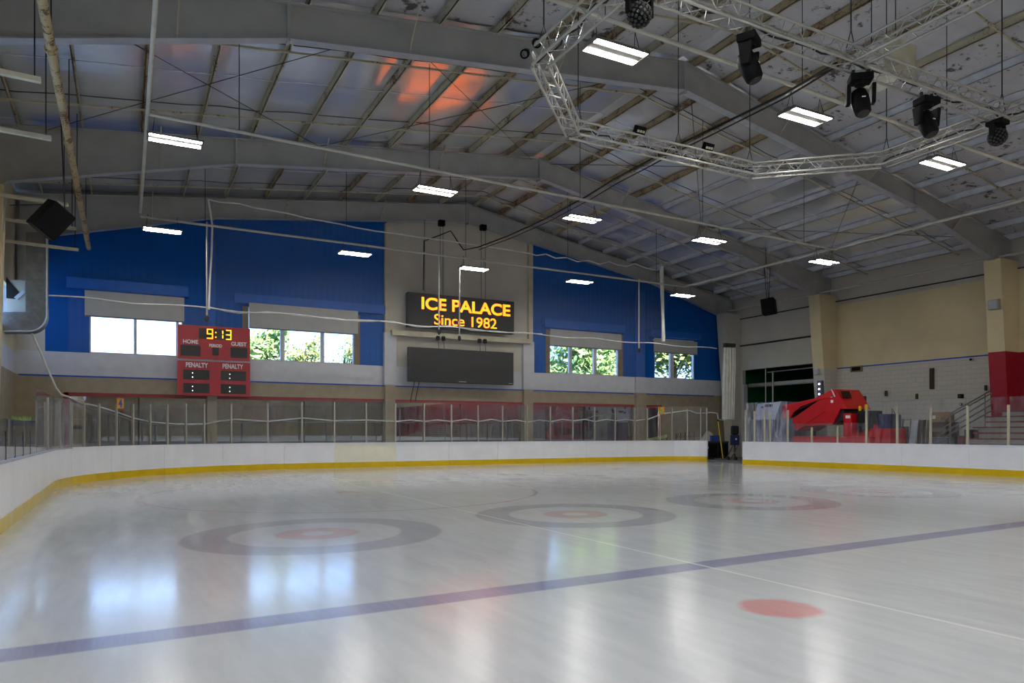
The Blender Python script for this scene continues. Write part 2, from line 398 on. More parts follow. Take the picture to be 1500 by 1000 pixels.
def make_ice():
    t = NT('rink_ice'); p = t.pos(); s3 = t.n('ShaderNodeSeparateXYZ', {0: p}); x, y = s3.outputs[0], s3.outputs[1]
    wob = t.m('MULTIPLY', t.m('SUBTRACT', t.noise(p, 6.0, 3.0), 0.5), 0.10)
    def dist(cx, cy): return t.m('ADD', t.m('SQRT', t.m('ADD', t.m('POWER', t.m('SUBTRACT', x, cx), 2.0), t.m('POWER', t.m('SUBTRACT', y, cy), 2.0))), wob)
    def band(v, a, b, s=0.03):
        return t.m('MULTIPLY', t.m('DIVIDE', t.m('SUBTRACT', v, a), s, clamp=True), t.m('DIVIDE', t.m('SUBTRACT', b, v), s, clamp=True))
    streak = t.noise(t.scaled(p, (2.2, 0.35, 1)), 2.4, 5.0, 0.6)
    fine = t.noise(t.scaled(p, (14, 1.0, 1)), 3.0, 3.0)
    cloud = t.noise(p, 0.22, 3.0)
    base = t.ramp(t.m('ADD', t.m('MULTIPLY', streak, 0.55), t.m('MULTIPLY', cloud, 0.45)), 0.3, 0.7, lin('#b2b5b6'), lin('#c9cccc'))
    fade = t.m('ADD', t.m('MULTIPLY', t.noise(p, 0.8, 4.0), 0.5), t.m('ADD', t.m('MULTIPLY', fine, 0.35), 0.32))
    # curling houses
    xm = t.m('SUBTRACT', x, 2.45 - 2.31)
    xf = t.m('SUBTRACT', t.m('MULTIPLY', t.m('FRACT', t.m('DIVIDE', xm, 4.62)), 4.62), 2.31)
    yy = t.m('SUBTRACT', y, t.m('ADD', t.m('MULTIPLY', x, 0.075), 10.37))
    rh = t.m('ADD', t.m('SQRT', t.m('ADD', t.m('POWER', xf, 2.0), t.m('POWER', yy, 2.0))), t.m('MULTIPLY', wob, 0.5))
    ok = t.m('MULTIPLY', t.m('GREATER_THAN', x, 0.0), t.m('LESS_THAN', x, 23.2))
    ring = t.m('MULTIPLY', t.m('MULTIPLY', band(rh, 1.19, 1.85, 0.06), ok), t.m('MULTIPLY', fade, 0.58))
    redr = t.m('MULTIPLY', t.m('MULTIPLY', band(rh, 0.2, 0.62, 0.05), ok), t.m('MULTIPLY', fade, 0.55))
    c = t.mix(ring, base, lin('#7b7a8c')); c = t.mix(redr, c, lin('#b8746e'))
    # blue line
    bl = band(t.m('SUBTRACT', y, t.m('ADD', t.m('MULTIPLY', x, 0.05), 5.78)), -0.19, 0.19, 0.04)
    c = t.mix(t.m('MULTIPLY', bl, t.m('MULTIPLY', fade, 0.80)), c, lin('#6a6795'))
    # face-off circles and dots, crease, divider
    for (cx, cy) in ((4.8, 17.5), (19.3, 18.2)):
        d = dist(cx, cy)
        c = t.mix(t.m('MULTIPLY', band(d, 4.48, 4.62, 0.04), t.m('MULTIPLY', fade, 0.55)), c, lin('#a8797a'))
        c = t.mix(t.m('MULTIPLY', band(d, -1.0, 0.34, 0.1), t.m('MULTIPLY', fade, 0.6)), c, lin('#c07c78'))
    for (cx, cy) in ((4.78, 4.28), (19.3, 4.7)):
        d = dist(cx, cy)
        c = t.mix(t.m('MULTIPLY', band(d, -1.0, 0.36, 0.08), t.m('MULTIPLY', fade, 0.8)), c, lin('#cc6f6a'))
    d = dist(12.3, 26.0)
    c = t.mix(t.m('MULTIPLY', t.m('MULTIPLY', band(d, -1.0, 1.9, 0.1), t.m('LESS_THAN', y, 25.9)), t.m('MULTIPLY', fade, 0.5)), c, lin('#6f7792'))
    c = t.mix(t.m('MULTIPLY', band(t.m('SUBTRACT', x, 5.56), -0.03, 0.03, 0.015), 0.55), c, lin('#e8e6dc'))
    # skate scratches and snow
    scr = t.ramp(t.noise(t.scaled(p, (5, 1.2, 1)), 3.2, 6.0, 0.75), 0.66, 0.70)
    c = t.mix(t.m('MULTIPLY', scr, 0.15), c, lin('#eef0f2'))
    worn = t.m('DIVIDE', t.m('SUBTRACT', 8.0, t.m('ADD', y, t.m('MULTIPLY', streak, 1.5))), 3.0, clamp=True)      # ice short of the blue line is scraped dull
    rough = t.m('ADD', t.m('MULTIPLY', t.noise(p, 0.7, 3.0), 0.06), t.m('ADD', t.m('ADD', 0.095, t.m('MULTIPLY', worn, 0.095)), t.m('MULTIPLY', scr, 0.02)))
    h = t.m('ADD', t.m('MULTIPLY', t.noise(p, 9.0, 3.0), 0.6), t.m('MULTIPLY', fine, 0.4))
    b = t.pbsdf(Base_Color=c, Roughness=rough, IOR=1.34, Normal=t.bump(h, 0.10, 0.012))
    b.inputs['Specular IOR Level'].default_value = 0.7
    return t.mat
M['ice'] = make_ice()
# ------------------------------------------------------------------ the setting: floor, ice, walls, roof
WY = 33.0; XL = -3.6; XR = 32.6; YB = -34.0
RIDGE = 14.95
def ztop(x): return 12.62 - (0.122 * (RIDGE - x) if x < RIDGE else 0.185 * (x - RIDGE))      # top of the frames
def zdeck(x): return ztop(x) + 0.24                                                          # underside of the roof sheet
SOFFIT = [(-3.0, 8.78), (3.3, 10.38), (RIDGE, 11.78), (26.2, 9.92), (31.2, 8.50)]
def zsoff(x):
    for (a, za), (b, zb) in zip(SOFFIT, SOFFIT[1:]):
        if x <= b: return za + (zb - za) * (x - a) / (b - a)
    return SOFFIT[-1][1]

MB().box(XL - 0.3, XR + 9.0, YB - 0.3, WY + 6.5, -0.4, -0.03).build('floor', M['concrete'])['kind'] = 'structure'

def arc(cx, cy, r, a0, a1, n=14):
    return [(cx + r * math.cos(math.radians(a0 + (a1 - a0) * i / n)), cy + r * math.sin(math.radians(a0 + (a1 - a0) * i / n))) for i in range(n + 1)]
BP = [(24.75, 24.3), (25.15, 21.5), (25.4, 18.0), (25.5, 13.0), (25.6, 6.0), (25.6, -22.0)] + arc(17.5, -22.0, 8.1, 0, -90)[1:] + \
     arc(6.55, -22.0, 8.1, -90, -180) + [(-1.55, -10.0), (-1.55, 10.0)] + arc(6.55, 21.5, 8.1, 180, 90) + \
     [(12.0, 29.62), (20.5, 29.62), (23.5, 29.55), (25.0, 29.2), (25.75, 28.6), (26.05, 27.95)]
BP = [Vector((a, b, 0)) for a, b in BP]
CUM = [0.0]
for a, b in zip(BP, BP[1:]): CUM.append(CUM[-1] + (b - a).length)
def along(s):
    s = max(0.0, min(CUM[-1], s))
    for i in range(len(BP) - 1):
        if s <= CUM[i + 1] + 1e-9:
            t = (s - CUM[i]) / (CUM[i + 1] - CUM[i]); return BP[i].lerp(BP[i + 1], t), (BP[i + 1] - BP[i]).normalized()
def hit(u, part):      # arc length where the view direction u crosses the boards
    q = ray(u, V0); best = None
    for i in range(len(BP) - 1):
        a, b = BP[i], BP[i + 1]; d = b - a
        den = q.x * d.y - q.y * d.x
        if abs(den) < 1e-9: continue
        t = (a.x * d.y - a.y * d.x) / den; s = (a.x * q.y - a.y * q.x) / den
        if t > 1 and -1e-6 <= s <= 1 + 1e-6:
            L = CUM[i] + s * (CUM[i + 1] - CUM[i])
            if (part == 'right') == (L < 60): best = L
    return best
ICE_EDGE = BP + []
ib = MB(); n = len(ICE_EDGE)
ib.prism([Vector((p.x, p.y, -0.03)) for p in ICE_EDGE][::-1], (0, 0, 0.03))
ice = ib.build('floor_ice', M['ice']); ice['kind'] = 'structure'

# --- rink boards: every panel, kick plate, rail piece, post and pane is a part
BH = 1.03
boards = thing('rink_boards', 'white rink boards with yellow kick plates, posts and glass around the ice', 'boards', (12, 29.6, -0.03))
def strip(pts, z0, z1, off0, off1):      # extrude a run of the boards; off = distance outwards from the ice
    m = MB(); prof = [(off0, z0), (off1, z0), (off1, z1), (off0, z1)]; R = []
    for i, p in enumerate(pts):
        if i == 0: t = pts[1] - pts[0]
        elif i == len(pts) - 1: t = pts[-1] - pts[-2]
        else: t = pts[i + 1] - pts[i - 1]
        t.normalize(); nrm = Vector((t.y, -t.x, 0)) * -1
        R += [Vector((p.x, p.y, 0)) + nrm * o + Vector((0, 0, z)) for o, z in prof]
    fs = [(0, 1, 2, 3), tuple(len(R) - 1 - k for k in range(4))]
    for i in range(len(pts) - 1):
        for k in range(4):
            k2 = (k + 1) % 4; fs.append((i * 4 + k2, i * 4 + k, (i + 1) * 4 + k, (i + 1) * 4 + k2))
    return m.add(R, fs)
# outward is to the left of the travelling direction here (path runs clockwise seen from above)
s = 0.0; cream_lo, cream_hi = sorted((hit(580, 'end'), hit(490, 'end')))
cuts = [0.0]
while cuts[-1] < CUM[-1] - 0.1:
    L = cuts[-1]
    step = 2.42
    for c in (cream_lo, cream_hi, hit(987, 'end')):
        if L < c - 1e-3 and L + step > c - 0.6: step = c - L; break
    cuts.append(min(CUM[-1], L + step))
for a, b in zip(cuts, cuts[1:]):
    if b - a < 0.05: continue
    k = max(2, int((b - a) / 0.4)); pts = [along(a + 0.004 + (b - a - 0.008) * i / k)[0] for i in range(k + 1)]
    mid = (a + b) / 2; p_ = along(mid)[0]
    strip(pts, 0.22, BH - 0.03, 0.0, 0.10).build('board_panel', M['board_cream'] if cream_lo - .01 < mid < cream_hi + .01 else M['board'], boards)
    worn = p_.x < -1.2 and p_.y < 23.5
    strip(pts, -0.03, 0.22, -0.012, 0.09).build('kick_plate', M['kick_worn'] if worn else M['kick'], boards)
    strip(pts, BH - 0.03, BH, -0.03, 0.14).build('top_rail', M['rail'] if p_.x < -1.2 else M['board'], boards)
def post(L, z1, m, w=0.055, dp_=0.03):
    p, t = along(L); nrm = Vector((-t.y, t.x, 0)); c = p + nrm * 0.06
    MB().obox((c.x, c.y, (BH + z1) / 2), t * w / 2, nrm * dp_, (0, 0, (z1 - BH) / 2)).build('glass_post', m, boards)
def pane(La, Lb, z1, m):
    k = max(1, int(abs(Lb - La) / 0.5)); pts = [along(La + 0.03 + (Lb - La - 0.06) * i / k)[0] for i in range(k + 1)]
    strip(pts, BH + 0.01, z1, 0.053, 0.066).build('glass_pane', m, boards)
ul = [-14, 0.5, 15, 28, 39.5, 49.5, 58]
Ls = [hit(u, 'end') for u in ul if hit(u, 'end')]
for L in Ls[:-1]: post(L, 1.47, M['black_post'], 0.04, 0.011)
for a, b in zip(Ls, Ls[1:]): pane(a, b, 1.66, M['glass'])
ue = [58, 66, 74, 91, 108, 126, 148, 173, 197, 222, 247, 274, 300.5, 340, 393, 443, 490.5, 537, 580, 622, 662, 701, 737, 773, 807, 840, 872, 902, 931, 949, 968, 985, 1007, 1026, 1035]
Le = [hit(u, 'end') for u in ue]
for u, L in zip(ue, Le):
    if L and u > 70: post(L, 2.28 + 0.4 * max(0, min(1, (u - 120) / 350)), M['alu'])
for (ua, a), (ub, b) in zip(zip(ue, Le), list(zip(ue, Le))[1:]):
    if a and b and abs(b - a) > 0.15: pane(a, b, 2.36 + 0.42 * max(0, min(1, (ua - 100) / 350)), M['glass_scuffed'] if ua < 100 else M['glass'])
ur = [1087, 1091, 1104, 1119, 1127, 1153, 1188, 1226, 1268, 1313, 1362, 1416, 1476, 1545, 1625]
Lr = [hit(u, 'right') for u in ur]
tops = {1087: 2.45, 1091: 2.45, 1104: 2.4, 1119: 2.45, 1127: 2.35, 1153: 2.4, 1188: 1.66, 1226: 1.66}
for u, L in zip(ur, Lr):
    if L: post(L, tops.get(u, 2.35), M['cream_steel'], 0.07)
for (ua, a), (ub, b) in zip(zip(ur, Lr), list(zip(ur, Lr))[1:]):
    if a and b and abs(a - b) > 0.15: pane(min(a, b), max(a, b), 2.78 if ub <= 1153 else (1.82 if ub <= 1268 else 2.62), M['glass_scuffed'] if ub <= 1153 else M['glass'])

# --- end wall
def cells(zones_mat, x0, x1, z0, z1, holes, roof=False):
    xs = sorted({x0, x1} | {h for H in holes for h in H[:2] if x0 < h < x1} | ({RIDGE} if roof and x0 < RIDGE < x1 else set()))
    zs = sorted({z0, z1} | {h for H in holes for h in H[2:] if z0 < h < z1})
    m = MB()
    for xa, xb in zip(xs, xs[1:]):
        for za, zb in zip(zs, zs[1:]):
            xm, zm = (xa + xb) / 2, (za + zb) / 2
            if any(H[0] < xm < H[1] and H[2] < zm < H[3] for H in holes): continue
            if roof and zb == zs[-1]:
                m.prism([(xa, WY, za), (xb, WY, za), (xb, WY, ztop(xb) - 0.12), (xa, WY, ztop(xa) - 0.12)], (0, 0.25, 0))
            else: m.box(xa, xb, WY, WY + 0.25, za, zb)
    return m
X = lambda u: XU(u, WY)
win = {1: (X(131), X(268), 4.56, 6.95), 2: (X(363), X(519), 4.56, 6.85), 3: (X(805), X(906), 4.56, 6.85), 4: (X(958.5), X(1017), 4.56, 6.85)}
HOLES = list(win.values())
XP = [(X(303), X(317)), (X(562.5), X(577)), (X(765), X(778)), (X(929), X(943.5))]
GLZ = [(X(95), XP[0][0]), (XP[0][1], XP[1][0]), (XP[1][1], XP[2][0]), (XP[2][1], XP[3][0]), (XP[3][1], X(968))]
GH = [(a, b, -0.03, 3.0) for a, b in GLZ]
wall_end = struct('wall_end', (12, WY, 0))
cells(None, XL - 0.3, XR + 0.3, -0.03, 3.66, GH).build('tan_lower_wall', M['tan'], wall_end)
cells(None, XL - 0.3, XR + 0.3, 3.66, 4.56, []).build('white_band', M['white_band'], wall_end)
cells(None, X(66), X(566.5), 4.56, 6.95, HOLES, False).build('blue_wall', M['blue'], wall_end)
cells(None, X(66), X(566.5), 6.95, 9.0, HOLES, True).build('blue_wall', M['blue'], wall_end)
cells(None, XL - 0.3, X(66), 4.56, 9.0, [], True).build('pale_corner_wall', M['pale'], wall_end)
for xa, xb in ((XL - 0.3, RIDGE), (RIDGE, XR + 0.3)):
    MB().prism([(xa, WY, ztop(xa) - 0.12), (xb, WY, ztop(xb) - 0.12), (xb, WY, zdeck(xb) + 0.13), (xa, WY, zdeck(xa) + 0.13)], (0, 0.25, 0)).build('roof_filler', M['steel'], wall_end)
cells(None, X(566.5), X(775), 4.56, 9.0, [], True).build('cream_centre_wall', M['cream'], wall_end)
cells(None, X(775), XR + 0.3, 4.56, 6.85, HOLES, False).build('blue_wall', M['blue'], wall_end)
cells(None, X(775), XR + 0.3, 6.85, 8.0, HOLES, True).build('blue_wall', M['blue'], wall_end)
MB().box(X(27), X(1046), WY - 0.012, WY, 3.60, 3.66).build('blue_stripe', M['tape'], wall_end)
# pilasters over the wall columns
for i, (a, b) in enumerate(XP):
    MB().box(a, b, WY - 0.22, WY, -0.03, 3.66).build('tan_pilaster', M['tan'], wall_end)
    if i in (1, 2):
        MB().box(a - 0.05, b + 0.05, WY - 0.24, WY, 3.66, 6.12).build('white_pilaster', M['white_band'], wall_end)
        cx_ = a + 0.12 if i == 1 else b - 0.12
        MB().box(cx_ - 0.12, cx_ + 0.12, WY - 0.2, WY, 6.12, 11.2).build('cream_column', M['cream_steel'], wall_end)
    else:
        MB().box(a + 0.02, b - 0.02, WY - 0.16, WY, 3.66, 4.56).build('white_pilaster', M['white_band'], wall_end)
        MB().box(a + 0.04, b - 0.04, WY - 0.14, WY, 4.56, 9.4).build('blue_pilaster', M['blue_dark'], wall_end)
# red heads over the glazing, sill and panes
for i, (a, b) in enumerate(GLZ):
    MB().box(a, b, WY - 0.03, WY + 0.2, 2.86, 3.0).build('red_head', M['red_trim'], wall_end)
    n_ = 1 if i == 4 else 2
    for k in range(n_):
        xa, xb = a + (b - a) * k / n_, a + (b - a) * (k + 1) / n_
        if i == 4: continue
        MB().box(xa + 0.02, xb - 0.02, WY + 0.09, WY + 0.11, 0.1, 2.86).build('glazing_pane', M['lobby_glass'], wall_end)
    MB().box(a, b, WY, WY + 0.2, -0.03, 0.1).build('sill', M['tan'], wall_end)
MB().box(X(95) - 0.05, X(95) + 0.12, WY - 0.03, WY + 0.1, 0.0, 3.0).build('red_jamb', M['red_trim'], wall_end)
MB().box(X(968) - 0.06, X(968) + 0.04, WY - 0.03, WY + 0.1, 0.0, 3.0).build('red_jamb', M['red_trim'], wall_end)
# cream crane beam between the centre columns
MB().box(X(570), X(772), WY - 0.45, WY - 0.2, 5.98, 6.22).build('cross_beam', M['cream_steel'], wall_end)
# windows
def window(n, panes):
    x0, x1, z0, z1 = win[n]; w = struct('window_%d' % n, ((x0 + x1) / 2, WY, z0))
    m = MB(); m.box(x0, x1, WY + 0.02, WY + 0.16, z0, z0 + 0.05); m.box(x0, x1, WY + 0.02, WY + 0.16, z1 - 0.05, z1)
    m.box(x0, x0 + 0.05, WY + 0.02, WY + 0.16, z0, z1); m.box(x1 - 0.05, x1, WY + 0.02, WY + 0.16, z0, z1)
    m.build('window_frame', M['frame_white'], w)
    for a, b in panes:
        MB().box(X(a), X(b), WY + 0.09, WY + 0.10, z0 + 0.05, z1 - 0.05).build('pane', M['window_glass'], w)
    for (a, b), (c, d) in zip(panes, panes[1:]):
        MB().box(X(b), X(c), WY + 0.0, WY + 0.16, z0 + 0.05, z1 - 0.05).build('mullion', M['frame_white'], w)
window(1, [(132, 196), (200.5, 258), (262, 268)]); window(2, [(365, 411), (417, 470), (475, 518)])
window(3, [(806, 834), (838, 870), (874, 904)]); window(4, [(959.5, 982), (987, 1016)])
for n, (ca, cb) in ((2, (519, 527)), (3, (906, 912)), (3, (799, 805)), (2, (355, 363))):
    MB().box(X(ca), X(cb), WY - 0.03, WY, 4.56, 6.85).build('casing', M['brown_trim'], bpy.data.objects['window_%d' % n])
# blue beams over the windows
for (a, b, z0, z1, d) in ((98, 275, 7.0, 7.42, 0.35), (343, 562, 6.95, 7.35, 0.25), (794, 911, 6.95, 7.35, 0.3), (950, 1022, 6.9, 7.25, 0.3)):
    MB().box(X(a), X(b), WY - d, WY, z0, z1).build('blue_header', M['blue_dark'], wall_end)
# lobby behind the lower glazing
lob = struct('wall_lobby', (12, WY + 5, 0))
MB().box(XL, XR, WY + 5.5, WY + 5.7, -0.03, 3.6).build('back_wall', M['lobby'], lob)
MB().box(XL, XL + 0.1, WY + 0.25, WY + 5.5, -0.03, 3.6).build('side_wall', M['lobby'], lob)
MB().box(XR - 0.1, XR, WY + 0.25, WY + 5.5, -0.03, 3.6).build('side_wall', M['lobby'], lob)
MB().box(XL - 0.3, XR + 0.3, WY + 0.25, WY + 5.8, 3.6, 3.75).build('lobby_roof', M['lobby'], lob)

# --- right wall
wall_right = struct('wall_right', (XR, 16, 0))
OY0, OY1 = 26.75, 32.0
def rw(y0, y1, z0, z1, m, name, x=XR): return MB().box(x, XR + 0.25, y0, y1, z0, z1).build(name, M[m], wall_right)
rw(OY0, WY, 5.15, 6.55, 'cream', 'pale_lintel'); rw(OY0, WY, 6.55, 8.35, 'pale', 'pale_upper_wall')
rw(OY1, WY, -0.03, 5.15, 'pale', 'pale_corner_wall')
rw(17.3, OY0, -0.03, 4.75, 'cmu', 'white_block_wall'); rw(17.3, OY0, 4.75, 5.6, 'beige', 'beige_band'); rw(17.3, OY0, 5.6, 8.0, 'beige', 'beige_upper_wall', XR - 0.02)
rw(YB, 17.3, -0.03, 4.75, 'red_paint', 'red_lower_wall'); rw(YB, 17.3, 4.75, 8.2, 'beige', 'beige_upper_wall')
rw(YB, WY + 0.25, 8.0, 9.7, 'pale', 'eave_wall', XR + 0.06)
MB().box(XR - 0.005, XR, 17.4, 26.6, 4.72, 4.78).build('blue_stripe', M['tape'], wall_right)
for y0 in (33 - 0.9, 25.45, 16.75):
    y1 = y0 + 0.66
    xt, xb = 31.25, 32.0
    z_split = 4.75
    def xin(z): return xb + (xt - xb) * (z / 8.5)
    lower = 'red_paint' if y0 < 20 else ('cmu' if y0 < 30 else 'pale')
    upper = 'beige' if y0 < 30 else 'pale'
    MB().prism([(xin(0), y0, -0.03), (XR, y0, -0.03), (XR, y0, z_split), (xin(z_split), y0, z_split)], (0, y1 - y0, 0)).build('column_casing', M[lower], wall_right)
    MB().prism([(xin(z_split), y0, z_split), (XR, y0, z_split), (XR, y0, 8.5), (xin(8.5), y0, 8.5)], (0, y1 - y0, 0)).build('column_casing', M[upper], wall_right)
# roof-light eave strut and pipes on the right wall
for (z, r_, m) in ((8.62, 0.05, 'pipe_white'), (8.2, 0.03, 'steel_dark')):
    MB().tube((XR - 0.1 if z < 8.5 else 31.6, 2, z), (XR - 0.1 if z < 8.5 else 31.6, 32.2, z), r_).build('eave_pipe', M[m], wall_right)
MB().tube((XR - 0.08, OY0, 6.6), (XR - 0.08, WY - 0.9, 6.6), 0.05).build('wall_pipe', M['steel_dark'], wall_right)
# garage room behind the opening
gar = struct('wall_garage', (36, 29, 0))
MB().box(XR + 0.25, XR + 8.5, OY1 + 0.6, OY1 + 0.8, -0.03, 6.0).build('green_wall', M['green'], gar)
MB().box(XR + 8.3, XR + 8.5, OY0 - 6, OY1 + 0.6, -0.03, 6.0).build('green_wall', M['green'], gar)
MB().box(XR + 0.25, XR + 8.5, OY0 - 6.2, OY0 - 6, -0.03, 6.0).build('green_wall', M['green'], gar)
MB().box(XR + 0.25, XR + 8.5, OY0 - 6.2, OY1 + 0.8, 5.6, 5.8).build('dark_ceiling', M['lobby'], gar)
MB().tube((XR + 1.2, OY0 - 1, 4.3), (XR + 1.2, OY1 + 0.6, 4.3), 0.13, 10).build('white_duct', M['pipe_white'], gar)
MB().tube((XR + 1.0, OY0 - 1, 5.05), (XR + 1.0, OY1 - 1.0, 5.0), 0.04).build('white_pipe', M['pipe_white'], gar)
MB().tube((XR + 1.0, OY1 - 1.4, 0), (XR + 1.0, OY1 - 1.4, 5.05), 0.05).build('white_pipe', M['pipe_white'], gar)
MB().tube((XR + 0.2, OY1 - 1.6, 0), (XR + 0.2, OY1 - 1.6, 5.15), 0.03).build('white_pipe', M['pipe_white'], gar)
MB().box(XR - 0.05, XR + 0.25, OY1 - 0.16, OY1, -0.03, 4.3).build('door_jamb', M['white_band'], gar)

# --- left wall
wall_left = struct('wall_left', (XL, 16, 0))
lw_win = (28.7, 32.3, 5.08, 6.6)
ADDED_SIDE = [(-24.0, -18.0), (-14.5, -8.5), (-5.0, 1.0), (4.5, 10.5), (14.0, 20.0)]      # invented, unseen windows added along the left wall to bring in daylight
def lw(y0, y1, z0, z1, m, name): return MB().box(XL - 0.25, XL, y0, y1, z0, z1).build(name, M[m], wall_left)
lw(YB, WY, -0.03, 3.66, 'tan', 'tan_lower_wall'); lw(YB, WY, 3.66, 4.45, 'white_band', 'white_band')
allw = [(a, b, 4.8, 6.9) for a, b in ADDED_SIDE] + [lw_win]; yprev = YB
for a, b, c, d in allw:
    lw(yprev, a, 4.45, 10.5, 'beige', 'beige_upper_wall'); lw(a, b, 4.45, c, 'beige', 'beige_band'); lw(a, b, d, 10.5, 'beige', 'beige_upper_wall'); yprev = b
lw(yprev, WY, 4.45, 10.5, 'pale', 'pale_upper_wall')
for n, (a, b, c, d) in enumerate(allw):  # all but the last are the added daylight windows
    w5 = struct('window_%d' % (5 + n), (XL, (a + b) / 2, c)); k_ = 3
    for i in range(k_):
        MB().box(XL - 0.1, XL - 0.09, a + (b - a) * i / k_ + 0.05, a + (b - a) * (i + 1) / k_ - 0.05, c, d).build('pane', M['window_glass'], w5)
    for i in range(k_ + 1):
        y_ = min(b - 0.05, max(a + 0.05, a + (b - a) * i / k_)); MB().box(XL - 0.16, XL - 0.02, y_ - 0.05, y_ + 0.05, c, d).build('mullion', M['frame_white'], w5)
for y0 in (25.45,):
    MB().prism([(XL, y0, -0.03), (-3.3, y0, -0.03), (-3.08, y0, 8.6), (XL, y0, 8.6)], (0, 0.66, 0)).build('column_casing', M['beige'], wall_left)
MB().box(XL - 0.25, XR + 0.3, YB - 0.2, YB, -0.03, 13.2).build('wall_back', M['beige'])['kind'] = 'structure'

# --- roof
ceiling = struct('ceiling', (RIDGE, 16, 12))
mroof = MB()
for xa, xb in ((XL - 0.4, RIDGE), (RIDGE, XR + 0.4)):
    mroof.prism([(xa, YB - 0.3, zdeck(xa) + 0.12), (xb, YB - 0.3, zdeck(xb) + 0.12), (xb, YB - 0.3, zdeck(xb) + 0.2), (xa, YB - 0.3, zdeck(xa) + 0.2)], (0, WY + 0.6 - YB + 0.3, 0))
mroof.build('roof_deck', M['vinyl'], ceiling)
PURL = [-2.75 + 1.62 * k for k in range(11)] + [RIDGE + 0.35] + [16.6 + 1.6 * k for k in range(10)] + [32.3]
FRY = [8.2, 17.08, 25.78, 32.72]
def purlin(x, ya, yb, m):
    z = ztop(x) + 0.1; mm = MB()
    mm.box(x - 0.012, x + 0.012, ya, yb, z - 0.1, z + 0.12); mm.box(x - 0.012, x + 0.055, ya, yb, z - 0.1, z - 0.085)
    mm.box(x - 0.04, x + 0.012, ya, yb, z + 0.10, z + 0.12)
    mm.build('purlin', M[m], ceiling)
rp = random.Random(3)
for x in PURL:
    for bi in range(3):
        ya, yb = FRY[bi] - (2.5 if bi == 0 else 0), FRY[bi + 1]
        if x > 21.2: m = 'purlin_white'
        else: m = rp.choice(['purlin'] * 5 + ['purlin_rust'] if x < 10 else ['purlin_rust', 'purlin_rust', 'purlin'])
        purlin(x, ya, yb, m)
edges = [XL - 0.3] + PURL[:11] + [RIDGE] + PURL[12:] + [XR + 0.3]
def blanket(xa, xb, ya, yb, m, seed):
    rr = random.Random(seed); nx, ny = 6, 14; mm = MB(); V = []; Fs = []
    ph = rr.uniform(0, 6.28); amp = rr.uniform(0.02, 0.06)
    for j in range(ny + 1):
        for i in range(nx + 1):
            a, b = i / nx, j / ny; x = xa + (xb - xa) * a; y = ya + (yb - ya) * b
            sag = amp * math.sin(math.pi * a) * (0.7 + 0.3 * math.sin(b * 9.0 + ph)) + 0.012 * math.sin(b * 21 + ph * 2)
            V.append((x, y, zdeck(x) - sag))
    for j in range(ny):
        for i in range(nx):
            k = j * (nx + 1) + i; Fs.append((k, k + nx + 1, k + nx + 2, k + 1))
    mm.add(V, Fs, True); mm.build('insulation_blanket', M[m], ceiling)
for bi in range(3):
    for i, (xa, xb) in enumerate(zip(edges, edges[1:])):
        blanket(xa, xb, FRY[bi] - (2.5 if bi == 0 else 0), FRY[bi + 1] + (0.3 if bi == 2 else 0), 'vinyl' if bi == 0 else 'foil', 100 * bi + i)
# taped seams across the blankets and bridging bars under the purlins
for bi in range(1, 3):
    for k in range(1, 4):
        y = FRY[bi] + (FRY[bi + 1] - FRY[bi]) * k / 4
        for xs in ((XL, RIDGE), (RIDGE, XR)):
            n_ = 18; pts = []
            for i in range(n_ + 1):
                x = xs[0] + (xs[1] - xs[0]) * i / n_; pts.append((x, y + 0.04 * math.sin(x * 3.1 + k), zdeck(x) - 0.075 - 0.02 * math.sin(x * 4)))
            MB().path(pts, 0.014, 4).build('seam_strip', M['steel_dark'] if k != 2 else M['purlin_white'], ceiling)
for y in (10.6, 14.9, 19.2, 23.7, 28.0, 31.0):
    for xs in ((XL, RIDGE), (RIDGE, XR)):
        MB().bar((xs[0], y, ztop(xs[0]) - 0.06), (xs[1], y, ztop(xs[1]) - 0.06), 0.05, 0.05).build('bridging_bar', M['purlin'], ceiling)
# diagonal rod bracing of the roof
for (xa, ya, xb, yb) in ((-2, 17.3, 6, 25.6), (-2, 25.6, 6, 17.3), (6, 17.3, 14.5, 25.6), (6, 25.6, 14.5, 17.3), (15.4, 17.3, 23.5, 25.6), (15.4, 25.6, 23.5, 17.3), (23.5, 17.3, 31.5, 25.6), (23.5, 25.6, 31.5, 17.3)):
    MB().tube((xa, ya, ztop(xa) - 0.12), (xb, yb, ztop(xb) - 0.12), 0.012, 4).build('brace_rod', M['steel_dark'], ceiling)

